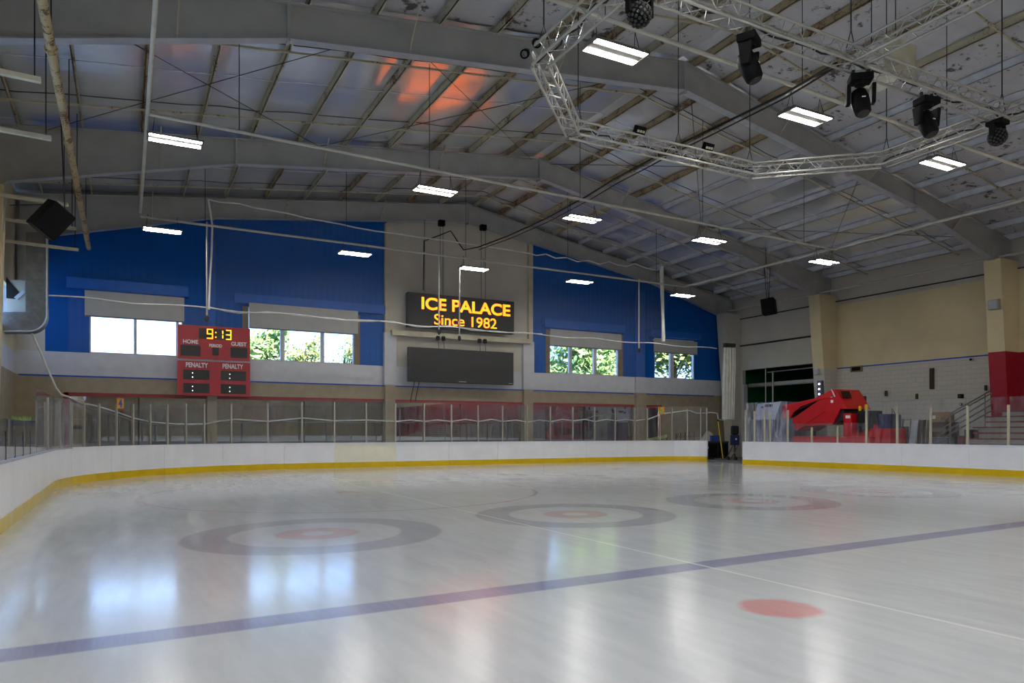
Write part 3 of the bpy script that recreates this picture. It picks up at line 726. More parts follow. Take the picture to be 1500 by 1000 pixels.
# --- steel frames
def roof_frame(y, label, m='steel'):
    fr = thing('roof_frame', label, 'beam', (RIDGE, y, 8.0), 'steel frames under the roof')
    for side in (0, 1):
        xs = [-3.45, -3.0, 3.3, RIDGE] if side == 0 else [RIDGE, 26.2, 31.2, 32.4]
        lo = [zsoff(x) if -3.0 <= x <= 31.2 else (8.3 if x < 0 else 8.2) for x in xs]
        poly = [(x, y - 0.008, z) for x, z in zip(xs, lo)] + [(x, y - 0.008, ztop(x)) for x in (xs[-1], xs[0])]
        MB().prism(poly, (0, 0.016, 0)).build('rafter_web', M[m], fr)
        for (xa, za), (xb, zb) in zip(zip(xs, lo), list(zip(xs, lo))[1:]):
            MB().bar((xa, y, za), (xb, y, zb), 0.27, 0.025).build('bottom_flange', M['flange'], fr)
        MB().bar((xs[0], y, ztop(xs[0])), (xs[-1], y, ztop(xs[-1])), 0.25, 0.025).build('top_flange', M[m], fr)
        for xk in ((3.3,) if side == 0 else (26.2,)):
            MB().box(xk - 0.03, xk + 0.03, y - 0.12, y + 0.12, zsoff(xk) - 0.06, ztop(xk)).build('splice_plate', M[m], fr)
    MB().box(RIDGE - 0.04, RIDGE + 0.04, y - 0.12, y + 0.12, zsoff(RIDGE) - 0.1, ztop(RIDGE)).build('ridge_plate', M[m], fr)
    # tapered columns down to the casing
    MB().prism([(31.2, y - 0.1, 8.5), (32.4, y - 0.1, 8.5), (32.4, y - 0.1, 9.3), (31.3, y - 0.1, 9.3)], (0, 0.2, 0)).build('haunch', M[m], fr)
    MB().prism([(-3.0, y - 0.12, 8.78), (-3.5, y - 0.12, 8.78), (-3.5, y - 0.12, 5.5), (-3.25, y - 0.12, 5.5)], (0, 0.24, 0)).build('haunch', M[m], fr)
    # flange braces
    for x in (1.0, 6.2, 10.5, 19.0, 23.5, 28.5):
        MB().tube((x, y, zsoff(x) + 0.02), (x, y - 0.75, ztop(x)), 0.022, 4).build('flange_brace', M['purlin'], fr)
    return fr
roof_frame(FRY[1], 'nearest grey steel roof frame, crossing above the truss corner')
roof_frame(FRY[2], 'middle grey steel roof frame, second from the blue wall')
roof_frame(FRY[3], 'farthest grey steel roof frame, against the blue end wall')

# --- outside
gr = MB().box(-60, 110, WY + 6.2, 140, -0.5, -0.2).build('ground_outside', M['grass']); gr['kind'] = 'structure'
def tree(x, y, h, rad, m, label, seed, low=0.25, n=1100, airy=False):
    rr = random.Random(seed); t = thing('tree', label, 'tree', (x, y, -0.2), 'trees outside the windows')
    tr = MB(); tr.path([(x, y, -0.2), (x + 0.2, y, h * 0.35), (x - 0.1, y + 0.2, h * 0.6), (x, y, h * 0.85)], [0.28, 0.22, 0.14, 0.04], 7)
    clumps = []
    for i in range(30):
        a = rr.uniform(0, 6.28); zz = rr.uniform(low, 0.92); rd = rad * math.sqrt(max(0.05, 1 - ((zz - 0.5) / 0.55) ** 2)) * rr.uniform(0.35, 0.9)
        c = Vector((x + rd * math.cos(a), y + rd * math.sin(a), h * zz)); clumps.append(c)
        tr.path([(x, y, h * max(0.2, zz - 0.25)), tuple(c)], [0.07, 0.02], 4)
    tr.build('trunk', M['bark'], t)
    lf = MB()
    for i in range(n):
        c = rr.choice(clumps); d = Vector((rr.gauss(0, 1), rr.gauss(0, 1), rr.gauss(0, 0.8))) * rad * 0.2
        p = c + d; a = Vector((rr.uniform(-1, 1), rr.uniform(-1, 1), rr.uniform(-1, 1))).normalized(); b = a.orthogonal().normalized()
        s_ = rr.uniform(0.10, 0.22) * (0.8 if airy else 1.4)
        lf.add([p - a * s_, p + b * s_ * .6, p + a * s_, p - b * s_ * .6], [(0, 1, 2, 3)])
    o = lf.build('foliage', M[m], t); o['kind'] = 'stuff'
def tree_at(u, y, *a, **k): tree(XU(u, y), y, *a, **k)
tree_at(386, 55, 9.5, 2.0, 'leaf', 'round leafy tree behind the left pane of the second window', 11, n=4200)
tree_at(448, 50, 8.3, 1.55, 'leaf2', 'airy olive tree behind the middle pane of the second window', 12, n=3800, airy=True)
tree_at(506, 55, 9.3, 2.0, 'leaf2', 'lower olive tree behind the right pane of the second window', 13, n=4200, airy=True)
tree_at(856, 46, 12.5, 4.2, 'leaf', 'broad leafy tree filling the third window', 14, n=16000, low=0.12)
tree_at(990, 45, 12.0, 3.8, 'leaf2', 'sunlit leafy tree filling the narrow fourth window', 17, n=15000, low=0.12)
# ------------------------------------------------------------------ lamps
def make_lamp():
    t = thing('high_bay_lamp', '', 'lamp', (0, 0, 0), 'LED high-bay lamps over the ice')
    m = MB(); m.box(-0.60, 0.60, -0.07, 0.07, 0.01, 0.09)
    for s in (-1, 1):
        m.box(-0.60, 0.60, s * 0.175 - 0.075, s * 0.175 + 0.075, 0.024, 0.05)
        m.box(-0.6, 0.6, s * 0.25 - 0.006, s * 0.25 + 0.006, 0.0, 0.05)
    m.build('housing', M['lamp_grey'], t, True)
    for s in (-1, 1):
        MB().box(-0.57, 0.57, s * 0.175 - 0.058, s * 0.175 + 0.058, 0.0, 0.022).build('light_strip', M['lamp'], t, True)
        MB().box(s * 0.60 - 0.02, s * 0.60 + 0.02, -0.24, 0.24, 0.0, 0.06).build('end_cap', M['lamp_grey'], t, True)
        MB().path([(s * 0.5, -0.1, 0.06), (s * 0.45, 0, 0.5), (s * 0.5, 0.1, 0.06)], 0.008, 4).build('hanger_wire', M['cable'], t, True)
    return t
lamp0 = None
LAMPS = [
 (11.2, [(902, 77, 'LED lamp of the nearest row, beside the truss corner'), (1180, 172, 'LED lamp of the nearest row, above the bent truss'), (1381, 240, 'LED lamp of the nearest row, below the honeycomb ball light')]),
 (19.3, [(257, 207, 'LED lamp at the left, beside the white hanging pipe'), (638, 280, 'LED lamp in the middle row, high above the amber sign'), (853, 321, 'LED lamp under the blue-tinted ceiling, middle row'), (1039, 353, 'LED lamp in the middle row, left of the hanging speaker'), (1207, 384, 'LED lamp in the middle row, by the beige column top')]),
 (27.6, [(238, 338, 'LED lamp above the first window blind'), (520, 372, 'LED lamp against the blue wall above the second window'), (694, 394, 'LED lamp just above the amber sign'), (849, 413, 'LED lamp against the blue wall above the third window'), (1000, 433, 'LED lamp above the fourth window, far row')])]
LX = []
for Y, row in LAMPS:
    for u, v, lab in row:
        p = PY(u, v, Y)
        if lamp0 is None: lamp0 = make_lamp(); lamp0.location = p; lamp0['label'] = lab
        else: copy_tree(lamp0, p, None, lab)
for Y in (11.2, 7.0, 2.9, -1.3, -5.4, -9.6, -13.7, -19.0):  # out-of-view lamps added in closer rows to brighten the hall
    for x in (0.4, 6.5, 12.5, 18.4, 24.5, 29.5):
        if (Y == 11.2 and x > 3) or (Y == 7.0 and x > 8): continue
        copy_tree(lamp0, (x, Y, 8.4 if Y < 8 else 8.7), None, 'LED high-bay lamp over the near half of the ice')

# ------------------------------------------------------------------ sprinkler and heating pipes
sp = thing('sprinkler_pipe', 'white sprinkler pipework strung across the hall under the steel frames', 'pipe', (12, 19, 8.6))
XA, ZA, XB = 0.48, 8.9, 24.3
MB().tube((XA, 6, ZA), (XA, 27.6, ZA - 0.05), 0.045, 8).build('main_pipe', M['pipe_white'], sp)
MB().tube((XB, 4, 8.55), (XB, 27.6, 8.6), 0.05, 8).build('main_pipe', M['pipe_white'], sp)
for (Y, za, zb, xe) in ((10.6, 8.95, 8.25, 25.6), (19.0, 8.87, 8.5, XB), (27.6, 8.72, 8.58, XB)):
    MB().tube((XA, Y, za), (xe, Y, zb), 0.042, 8).build('branch_pipe', M['pipe_white'], sp)
    for k in range(5):
        x = 2.5 + 5.0 * k; z = za + (zb - za) * (x - XA) / (xe - XA)
        MB().tube((x, Y, z), (x, Y, ztop(x)), 0.010, 4).build('hanger_rod', M['cable'], sp)
for (u, v0_, v1_) in ((303, 325, 466), (936, 408, 513), (643, 372, 486), (673, 378, 495)):
    a, b = PY(u, v0_, 27.6), PY(u, v1_, 27.6)
    MB().tube(a, b, 0.03).build('drop_pipe', M['pipe_white'], sp)
    MB().lathe([(0.03, 0.1), (0.07, 0.04), (0.07, -0.05), (0.02, -0.12)], b, 8).build('sprinkler_head', M['steel_dark'], sp)
rpipe = thing('rusty_pipe', 'thick rusty cream pipe running along the left side to the blue wall', 'pipe', (-1.2, 20, 8.5))
MB().path([(-1.2, 6, 8.62), (-1.2, 20, 8.58), (-1.2, 32.3, 8.5)], 0.085, 10).build('pipe', M['pipe_rust'], rpipe)
for y in (10, 16, 21, 24.5, 30):
    MB().lathe([(0.11, -0.06), (0.12, 0), (0.11, 0.06)], (-1.2, y, 8.57), 10, (0, 1, 0)).build('coupling', M['pipe_rust'], rpipe)
    MB().tube((-1.2, y, 8.6), (-1.2, y, ztop(-1.2)), 0.012, 4).build('hanger_rod', M['cable'], rpipe)
for i, (u, v) in enumerate(((60, 118), (75, 203), (100, 300), (111, 335), (115, 366))):
    q = PY(u, v, (16.1, 19.1, 24.4, 27.2, 29.2)[i])
    b = thing('hanging_bar', ('cream hanging bar nearest the camera at the upper left edge', 'second cream hanging bar from the top on the left', 'cream hanging bar passing above the left speaker',
         'cream hanging bar passing behind the left speaker', 'lowest cream hanging bar in front of the blue wall')[i], 'bar', (q.x, q.y, q.z), 'cream bars hung along the left wall')
    MB().bar(q, (XL, q.y, q.z + 0.06), 0.11, 0.09).build('bar', M['cream_steel'], b)
    MB().tube((q.x - 0.1, q.y, q.z), (q.x - 0.1, q.y, ztop(q.x)), 0.012, 4).build('hanger_rod', M['cable'], b)

# ------------------------------------------------------------------ lighting truss
TZ = 8.0
truss = thing('lighting_truss', 'silver aluminium truss ring with crossing spokes hung below the roof', 'truss', (11.3, 8.5, TZ))
def truss_section(p, q, w=0.29):
    p = Vector(p); q = Vector(q); d = (q - p); L = d.length; d.normalize(); s = d.cross(Vector((0, 0, 1))); u = Vector((0, 0, 1)); h = w / 2
    m = MB(); cs = [(-h, -h), (h, -h), (h, h), (-h, h)]
    for a, b in cs: m.tube(p + s * a + u * b, q + s * a + u * b, 0.025, 6)
    n = max(2, int(L / 0.24))
    for k in range(n):
        t0, t1 = L * k / n, L * (k + 1) / n
        for i in range(4):
            c0, c1 = cs[i], cs[(i + 1) % 4]
            if k % 2: c0, c1 = c1, c0
            m.tube(p + d * t0 + s * c0[0] + u * c0[1], p + d * t1 + s * c1[0] + u * c1[1], 0.009, 4)
    return m.build('truss_section', M['truss'], truss)
A, B, C, D = (6.42, 11.05), (8.56, 13.3), (13.9, 13.3), (16.1, 11.3)
E1, E0 = (16.1, 5.7), (13.9, 3.7); G0, G1 = (8.56, 3.7), (6.42, 5.7)
ring = [A, B, C, D, E1, E0, G0, G1]
for i in range(8):
    a, b = ring[i], ring[(i + 1) % 8]; truss_section((a[0], a[1], TZ), (b[0], b[1], TZ))
truss_section((6.57, 8.5, TZ), (15.95, 8.5, TZ)); truss_section((11.25, 3.85, TZ), (11.25, 8.35, TZ))
for (x, y) in ((6.42, 10.9), (8.7, 13.3), (11.5, 13.3), (13.8, 13.3), (16.1, 11.2), (16.1, 8.6), (11.25, 8.5), (11.25, 6.6), (6.42, 8.5)):
    m = MB(); m.path([(x - 0.12, y, TZ + 0.15), (x, y, TZ + 0.5), (x + 0.12, y, TZ + 0.15)], 0.01, 4); m.tube((x, y, TZ + 0.5), (x, y, ztop(x) + 0.1), 0.014, 4)
    m.build('hanging_chain', M['steel_dark'], truss)
rr = random.Random(5)
for (a, b) in (((6.7, 8.5), (15.8, 8.5)), (B, C), (D, E1), (A, G1)):
    pts = []
    for k in range(25):
        t = k / 24; pts.append((a[0] + (b[0] - a[0]) * t + rr.uniform(-.05, .05), a[1] + (b[1] - a[1]) * t + rr.uniform(-.05, .05), TZ - 0.05 + rr.uniform(-.06, .08)))
    MB().path(pts, 0.018, 5).build('power_cable', M['cable'], truss)
# moving heads under the spoke
def make_head():
    t = thing('moving_head_light', '', 'stage light', (0, 0, 0), 'moving head lights under the truss')
    MB().box(-0.19, 0.19, -0.15, 0.15, -0.13, 0.0).build('base', M['black'], t, True, 0.02)
    MB().lathe([(0.10, -0.18), (0.12, -0.13)], (0, 0, 0), 12).build('turntable', M['black'], t, True)
    for s in (-1, 1):
        MB().prism([(s * 0.17, -0.11, -0.18), (s * 0.17, 0.11, -0.18), (s * 0.17, 0.07, -0.52), (s * 0.17, -0.07, -0.52)], (s * 0.07, 0, 0)).build('yoke_arm', M['black'], t, True, 0.015)
        MB().tube((s * 0.12, 0, 0.0), (s * 0.12, 0, 0.10), 0.03, 6).build('clamp', M['steel_dark'], t, True)
    ax = Vector((0.1, -0.35, -0.93)).normalized()
    c = Vector((0, 0, -0.46))
    h = MB(); h.lathe([(0.06, -0.22), (0.13, -0.19), (0.155, -0.05), (0.15, 0.1), (0.135, 0.24), (0.11, 0.27)], c, 14, ax); hd = h.build('head', M['black'], t, True)
    MB().lathe([(0.10, 0.272), (0.10, 0.285)], c, 14, ax).build('lens', M['charcoal'], hd, True)
    MB().obox(c + Vector((0.02, -0.155, 0.02)), (0.03, 0, 0), (0, 0.004, 0), (0, 0, 0.008)).build('badge', M['white_print'], hd, True)
    return t
h0 = make_head(); h0.location = (8.8, 8.5, TZ - 0.24); h0.rotation_euler = (0, 0, 0.5); h0['label'] = 'black moving head light nearest the LED lamp of the truss corner, first of three'
copy_tree(h0, (11.5, 8.5, TZ - 0.24), (0, 0, -0.7), 'black moving head light at the truss crossing, middle of three')
copy_tree(h0, (13.4, 8.5, TZ - 0.24), (0, 0, -0.2), 'black moving head light left of the honeycomb ball, last of three')
def make_ball():
    t = thing('ball_light', '', 'stage light', (0, 0, 0), 'honeycomb ball lights on the truss')
    MB().box(-0.16, 0.16, -0.16, 0.16, -0.09, 0.0).build('base', M['black'], t, True, 0.015)
    for s in (-1, 1): MB().box(s * 0.2 - 0.02, s * 0.2 + 0.02, -0.05, 0.05, -0.33, -0.07).build('yoke_arm', M['black'], t, True)
    b = MB().sphere((0, 0, -0.32), 0.17, 18).build('ball', M['black'], t, True)
    m = MB(); n = 90
    for i in range(n):
        z = 1 - 2 * (i + 0.5) / n; a = i * 2.39996; r_ = math.sqrt(1 - z * z); d = Vector((r_ * math.cos(a), r_ * math.sin(a), z))
        m.lathe([(0.026, 0.168), (0.022, 0.182), (0.012, 0.178), (0.0, 0.172)], (0, 0, -0.32), 6, d)
    m.build('lens_grid', M['steel_dark'], b, True)
    return t
b0 = make_ball(); b0.location = (15.75, 8.5, TZ - 0.2); b0['label'] = 'black honeycomb ball light at the right end of the spoke'
copy_tree(b0, (6.62, 8.5, TZ - 0.16), None, 'black honeycomb ball light cut off by the top of the picture')
def spot(p, d, label):
    t = thing('spot_light', label, 'stage light', p, 'small spot lights on the truss corner'); d = Vector(d).normalized()
    MB().lathe([(0.03, -0.12), (0.075, -0.09), (0.08, 0.1), (0.07, 0.1)], p, 12, d).build('can', M['black'], t)
    MB().lathe([(0.065, 0.09), (0.05, 0.1)], p, 12, d).build('lens', M['ac_white'], t)
    MB().tube(p, Vector(p) + Vector((0.1, 0.05, 0.12)), 0.012, 4).build('bracket', M['steel_dark'], t)
spot((6.33, 11.0, TZ + 0.22), (-0.3, -0.7, -0.5), 'small black spot light on top of the truss corner')
spot((6.22, 11.2, TZ + 0.10), (-0.5, -0.6, -0.5), 'small black spot light at the left of the truss corner')
for (u, v, lab) in ((937, 203, 'small LED flood light on the truss, left of the pair'), (1037, 226, 'small LED flood light on the truss, right of the pair')):
    p = PY(u, v, 13.15); p.z = TZ + 0.2
    t = thing('flood_light', lab, 'stage light', p, 'LED flood lights lying on the truss')
    MB().obox(p + Vector((0, 0, 0.04)), (0.13, 0, 0), (0, 0.05, 0.03), (0, -0.05, 0.08)).build('casing', M['black'], t)
    for i in range(3):
        for j in range(2):
            MB().obox(p + Vector((-0.075 + 0.075 * i, -0.065 + 0.02 * j, 0.075 - 0.07 * j)), (0.026, 0, 0), (0, 0.012, 0.007), (0, -0.012, 0.022)).build('led_cell', M['cream_steel'], t)
# heater box
p = PD(1318, 88, 15.4)
t = thing('unit_heater', 'white box heater hung from the roof behind the truss crossing', 'heater', p)
MB().box(p.x - 0.55, p.x + 0.35, p.y - 0.05, p.y + 0.75, p.z - 0.3, p.z + 0.32).build('casing', M['ac_white'], t, bevel=0.02)
MB().box(p.x - 0.6, p.x + 0.4, p.y - 0.1, p.y - 0.05, p.z - 0.34, p.z + 0.36).build('front_flange', M['cream_steel'], t)
for dx in (-0.5, 0.3): MB().tube((p.x + dx, p.y + 0.3, p.z + 0.3), (p.x + dx, p.y + 0.3, ztop(p.x)), 0.012, 4).build('hanger_rod', M['cable'], t)

# ------------------------------------------------------------------ loudspeakers
def speaker(c, half, rot, label, cords):
    t = thing('loudspeaker', label, 'speaker', c, 'hanging loudspeakers'); R = rot.to_matrix(); c = Vector(c)
    ax, ay, az = (R @ Vector((half[0], 0, 0)), R @ Vector((0, half[1], 0)), R @ Vector((0, 0, half[2])))
    MB().obox(c, ax, ay, az).build('cabinet', M['black'], t, bevel=0.03)
    MB().obox(c - ay * 1.03, ax * 0.9, ay * 0.03, az * 0.92).build('grille', M['black'], t)
    for q in cords: MB().path([c + az * 0.95 + ax * q[0], Vector(q[1])], 0.015, 4).build('hanging_cord', M['cable'], t)
from mathutils import Euler
p = PY(75, 322, 21.5)
speaker(p, (0.30, 0.28, 0.40), Euler((0.35, 0.55, 0.6)), 'black loudspeaker hung tilted at the upper left', [(-0.5, (p.x - 0.9, p.y + 0.4, p.z + 0.35)), (0.3, (p.x + 0.15, p.y, zdeck(p.x)))])
p = PX(1126, 449, 27.6)
speaker(p, (0.33, 0.30, 0.36), Euler((-0.12, 0.05, 0.55)), 'black loudspeaker hung before the pale wall at the right', [(-0.8, (p.x - 0.3, p.y, p.z + 1.9)), (0.8, (p.x + 0.1, p.y, p.z + 1.9)), (0.5, (p.x + 0.1, p.y + .3, zdeck(p.x)))])

# ------------------------------------------------------------------ signs and scoreboard
SY = 32.25
def face(u0, u1, um, vt, vb, Y): return XU(u0, Y), XU(u1, Y), PY(um, vb, Y).z, PY(um, vt, Y).z
x0, x1, z0, z1 = face(597.5, 753, 675, 434.5, 483.5, SY)
sg = thing('led_sign', 'black LED message sign with amber writing above the dark screen', 'sign', ((x0 + x1) / 2, SY, z0))
sgc = MB().box(x0, x1, SY, SY + 0.3, z0, z1).build('casing', M['black_face'], sg)
W, H = x1 - x0, z1 - z0
text_mesh('upper_lettering', 'ICE PALACE', W * 0.84, H * 0.36, M['led_amber'], sgc, (x0 + W * 0.12, SY - 0.004, z1 - H * 0.47), (1, 0, 0), (0, 0, 1), 0.012, 0.022)
text_mesh('lower_lettering', 'Since 1982', W * 0.59, H * 0.31, M['led_amber'], sgc, (x0 + W * 0.235, SY - 0.004, z1 - H * 0.885), (1, 0, 0), (0, 0, 1), 0.012, 0.004)
for u in (622, 645, 649, 705, 711):
    x = XU(u, SY + 0.1); MB().tube((x, SY + 0.1, z1), (x, SY + 0.1, zsoff(x) - 0.02), 0.014, 4).build('suspension_wire', M['steel_dark'], sg)
for u in (647, 708):
    x = XU(u, SY + 0.1); MB().box(x - 0.14, x + 0.14, SY, SY + 0.25, zsoff(x) - 0.28, zsoff(x) - 0.02).build('beam_clamp', M['black'], sg)
x0, x1, z0, z1 = face(598.5, 752.5, 675, 512, 561, SY)
ds = thing('dark_screen', 'switched-off charcoal display hung below the amber sign', 'screen', ((x0 + x1) / 2, SY, z0))
MB().box(x0, x1, SY, SY + 0.22, z0, z1).build('casing', M['charcoal'], ds, bevel=0.02)
MB().box(x0 + 0.04, x1 - 0.04, SY - 0.006, SY, z0 + 0.04, z1 - 0.04).build('screen_face', M['charcoal'], ds)
MB().box(x0 + 2.55, x0 + 2.95, SY - 0.009, SY - 0.006, z0 + 0.05, z0 + 0.09).build('nameplate', M['steel'], ds)
MB().box(x1 - 0.3, x1 - 0.05, SY - 0.009, SY - 0.006, z0 + 0.05, z0 + 0.08).build('nameplate', M['steel'], ds)
for u in (643, 651, 704, 712):
    x = XU(u, SY + 0.1); MB().tube((x, SY + 0.12, z1), (x, SY + 0.25, 6.1), 0.014, 4).build('suspension_wire', M['steel_dark'], ds)
    MB().box(x - 0.07, x + 0.07, SY + 0.15, SY + 0.3, 5.85, 6.05).build('beam_clamp', M['black'], ds)
for u in (607, 614):
    x = XU(u, SY + 0.2); MB().path([(x, SY + 0.2, z0), (x - 0.05, SY + 0.3, z0 - 0.4), (x - 0.12, SY + 0.4, z0 - 0.9)], 0.02, 5).build('power_cable', M['cable'], ds)

KY = 32.55
x0, x1, z0, z1 = face(260, 366.5, 313, 478, 579.5, KY); zg = PY(313, 528, KY).z
sb = thing('scoreboard', 'red hockey scoreboard with amber clock between the two left windows', 'scoreboard', ((x0 + x1) / 2, KY, z0))
W = x1 - x0; H1 = z1 - zg - 0.04; H2 = zg - 0.04 - z0
MB().box(x0, x1, KY, KY + 0.2, zg + 0.04, z1).build('upper_panel', M['red_board'], sb)
MB().box(x0, x1, KY, KY + 0.2, z0, zg - 0.04).build('lower_panel', M['red_board'], sb)
MB().box(x0, x1, KY + 0.06, KY + 0.16, zg - 0.04, zg + 0.04).build('joint_strip', M['rail'], sb)
def fbox(a, b, c, d, name, m, upper=True, dep=0.012, par=None):
    zt = z1 if upper else zg - 0.04; hh = H1 if upper else H2
    return MB().box(x0 + W * a, x0 + W * b, KY - dep, KY, zt - hh * d, zt - hh * c).build(name, M[m], par or sb)
ckw = fbox(0.285, 0.735, 0.07, 0.39, 'clock_window', 'charcoal'); fbox(0.04, 0.307, 0.60, 0.92, 'score_window', 'charcoal')
fbox(0.467, 0.558, 0.64, 0.87, 'period_window', 'charcoal'); fbox(0.72, 0.96, 0.60, 0.92, 'score_window', 'charcoal')
for a in (0.075, 0.585):
    for c in (0.26, 0.65):
        pw = fbox(a, a + 0.355, c, c + 0.28, 'penalty_window', 'charcoal', False)
        for dz in (0.08, 0.20): fbox(a + 0.118, a + 0.132, c + dz, c + dz + 0.025, 'colon_dot', 'led_white', False, 0.016, pw)
def word(s_, a, b, c, d, upper=True):
    zt = z1 if upper else zg - 0.04; hh = H1 if upper else H2
    text_mesh('lettering', s_, W * (b - a), hh * (d - c), M['white_print'], sb, (x0 + W * a, KY - 0.003, zt - hh * d), (1, 0, 0), (0, 0, 1), 0.008, 0.03)
word('HOME', 0.073, 0.276, 0.43, 0.555); word('PERIOD', 0.426, 0.6, 0.53, 0.625); word('GUEST', 0.73, 0.948, 0.43, 0.555)
word('PENALTY', 0.11, 0.41, 0.05, 0.19, False); word('PENALTY', 0.61, 0.9, 0.05, 0.19, False)
SEG = {'9': 'abcdfg', '1': 'bc', '3': 'abcdg'}
def digit(ch, a, w):
    zt = z1 - H1 * 0.095; hh = H1 * 0.27; xx = x0 + W * a; ww = W * w; k = 0.022; m = MB()
    S = {'a': (0, 1, 1, 1), 'b': (1, 1, .5, 1), 'c': (1, 1, 0, .5), 'd': (0, 1, 0, 0), 'f': (0, 0, .5, 1), 'g': (0, 1, .5, .5), 'e': (0, 0, 0, .5)}
    for sname in SEG[ch]:
        xa, xb, za, zb = S[sname]
        m.box(xx + ww * xa - k, xx + ww * xb + k, KY - 0.02, KY - 0.012, zt - hh + hh * za - (k if za == zb else -k * 1.2), zt - hh + hh * zb + (k if za == zb else -k * 1.2))
    m.build('clock_digit', M['led_digit'], ckw)
digit('9', 0.40, 0.07); digit('1', 0.60, 0.012); digit('3', 0.665, 0.06)
for dz in (0.16, 0.30): fbox(0.508, 0.524, dz, dz + 0.04, 'clock_colon', 'led_digit', True, 0.02, ckw)

# ------------------------------------------------------------------ roller blinds
for (a, b, vt, vb, lab) in ((124, 270, 424.5, 463, 'half-lowered grey roller blind on the leftmost window'), (365, 524.5, 443, 480.5, 'half-lowered grey roller blind right of the scoreboard'),
                            (806, 910.5, 481.5, 506.5, 'half-lowered grey roller blind on the wide window right of the sign'), (958, 1021.5, 496, 516, 'half-lowered grey roller blind on the narrow far right window')):
    Y = 32.72; xa, xb = XU(a, Y), XU(b, Y); zt, zb = PY(a, vt, Y).z, PY(a, vb, Y).z
    t = thing('roller_blind', lab, 'blind', ((xa + xb) / 2, Y, zb), 'grey roller blinds on the end wall')
    fab = MB().box(xa, xb, Y, Y + 0.02, zb + 0.04, zt).build('fabric', M['blind'], t)
    MB().box(xa, xb, Y - 0.01, Y + 0.04, zb, zb + 0.05).build('bottom_rail', M['zgrey'], fab)
    MB().tube((xa, Y + 0.06, zt - 0.05), (xb, Y + 0.06, zt - 0.05), 0.06, 8).build('roller', M['blind'], t)

# ------------------------------------------------------------------ safety nets and ropes
NY = 30.15
def sheet(pts_top, pts_bot, name, m, par):
    mm = MB(); n = len(pts_top); mm.add(list(pts_top) + list(pts_bot), [(i, n + i, n + i + 1, i + 1) for i in range(n - 1)]); return mm.build(name, M[m], par)
net = thing('safety_net', 'fine white spectator net with wavy white ropes behind the end glass', 'net', (12, NY, 2.8))
top, bot = [], []
ubot = [(100, 581), (118, 590), (140, 594), (170, 603), (195, 612), (222, 618), (260, 621), (300, 621), (320, 617), (345, 614), (393, 617), (443, 612), (490, 616), (537, 615), (580, 617), (602, 615), (622, 617), (642, 615), (662, 617), (682, 614), (701, 617), (720, 614), (737, 617), (756, 615), (773, 618), (790, 615), (807, 617), (824, 614), (840, 616), (856, 614), (872, 617), (888, 614), (902, 616), (917, 614), (931, 616), (945, 614)]
for u, v in ubot: bot.append(PY(u, v, NY))
utop = [(u, None) for u, _ in ubot]
def ztopnet(x): return 6.22 - 0.006 * x
for p in bot: top.append(Vector((p.x, p.y, ztopnet(p.x) + 0.02 * math.sin(p.x * 3))))
sheet(top, bot, 'net_sheet', 'net', net)
MB().path(bot, 0.028, 6).build('bottom_rope', M['net_rope'], net)
pts = []
for k in range(60):
    x = XU(69, NY) + (XU(1050, NY) - XU(69, NY)) * k / 59; pts.append((x, NY + 0.03 * math.sin(k * 1.7), ztopnet(x) + 0.04 * math.sin(k * 0.9)))
MB().path(pts, 0.026, 6).build('middle_rope', M['net_rope'], net)
pts2 = [(q[0], q[1] + 0.04, q[2] + 0.05 * math.sin(i * 1.3 + 2)) for i, q in enumerate(pts) if q[0] > XU(305, NY) and q[0] < XU(800, NY)]
MB().path(pts2, 0.022, 6).build('middle_rope', M['net_rope'], net)
MB().path([PY(u, v, NY) for u, v in ((46, 486), (58, 512), (70, 541), (82, 568), (90, 578), (100, 581))], 0.04, 6).build('corner_rope', M['net_rope'], net)
MB().path([PY(u, v, NY) for u, v in ((305, 292), (308, 308), (311, 330), (310, 370), (307, 420), (306, 453))], 0.04, 6).build('side_rope', M['net_rope'], net)
tp = [(305, 292), (322, 296), (350, 298), (372, 304), (390, 307), (420, 312), (448, 319), (470, 323), (498, 328), (520, 333), (548, 338), (580, 342), (612, 347), (650, 352), (690, 358), (720, 362), (745, 366), (775, 371), (786, 374), (800, 372), (814, 378), (830, 377), (846, 383), (862, 381), (878, 387), (892, 383), (905, 388), (918, 390), (930, 386), (945, 392), (962, 396), (968, 393)]
tpp = [PY(u, v, NY) for u, v in tp]
MB().path(tpp, 0.03, 6).build('top_rope', M['net_rope'], net)
sheet(tpp, [Vector((p.x, p.y, ztopnet(p.x))) for p in tpp], 'net_sheet', 'net', net)
nb = thing('net_bundle', 'white gathered net hanging in front of the narrow far window', 'net', PY(970, 500, NY))
MB().path([PY(969, 390, NY), PY(970, 430, NY), PY(971, 465, NY), PY(972, 500, NY)], [0.11, 0.10, 0.08, 0.10], 8).build('gathered_net', M['net_rope'], nb)
rc = thing('net_rope', 'white rope sagging from post to post beside the open gate', 'rope', PY(1000, 603, NY - 0.2))
_pp = along(hit(949, 'end'))[0]
MB().path([Vector((_pp.x, _pp.y + 0.06, 2.1))] + [PY(u, v, NY - 0.2) for u, v in ((957, 611), (970, 606), (985, 604), (1000, 602), (1010, 601), (1020, 605), (1033, 605), (1040, 604), (1048, 605), (1051, 606), (1052, 614), (1060, 615), (1066, 613), (1076, 614))], 0.035, 6).build('rope', M['net_rope'], rc)
cb = thing('net_curtain', 'translucent white net curtain bunched up in the far right corner', 'curtain', PD(1068, 615, 40.5))
g = PD(1068, 615, 40.5); m = MB()
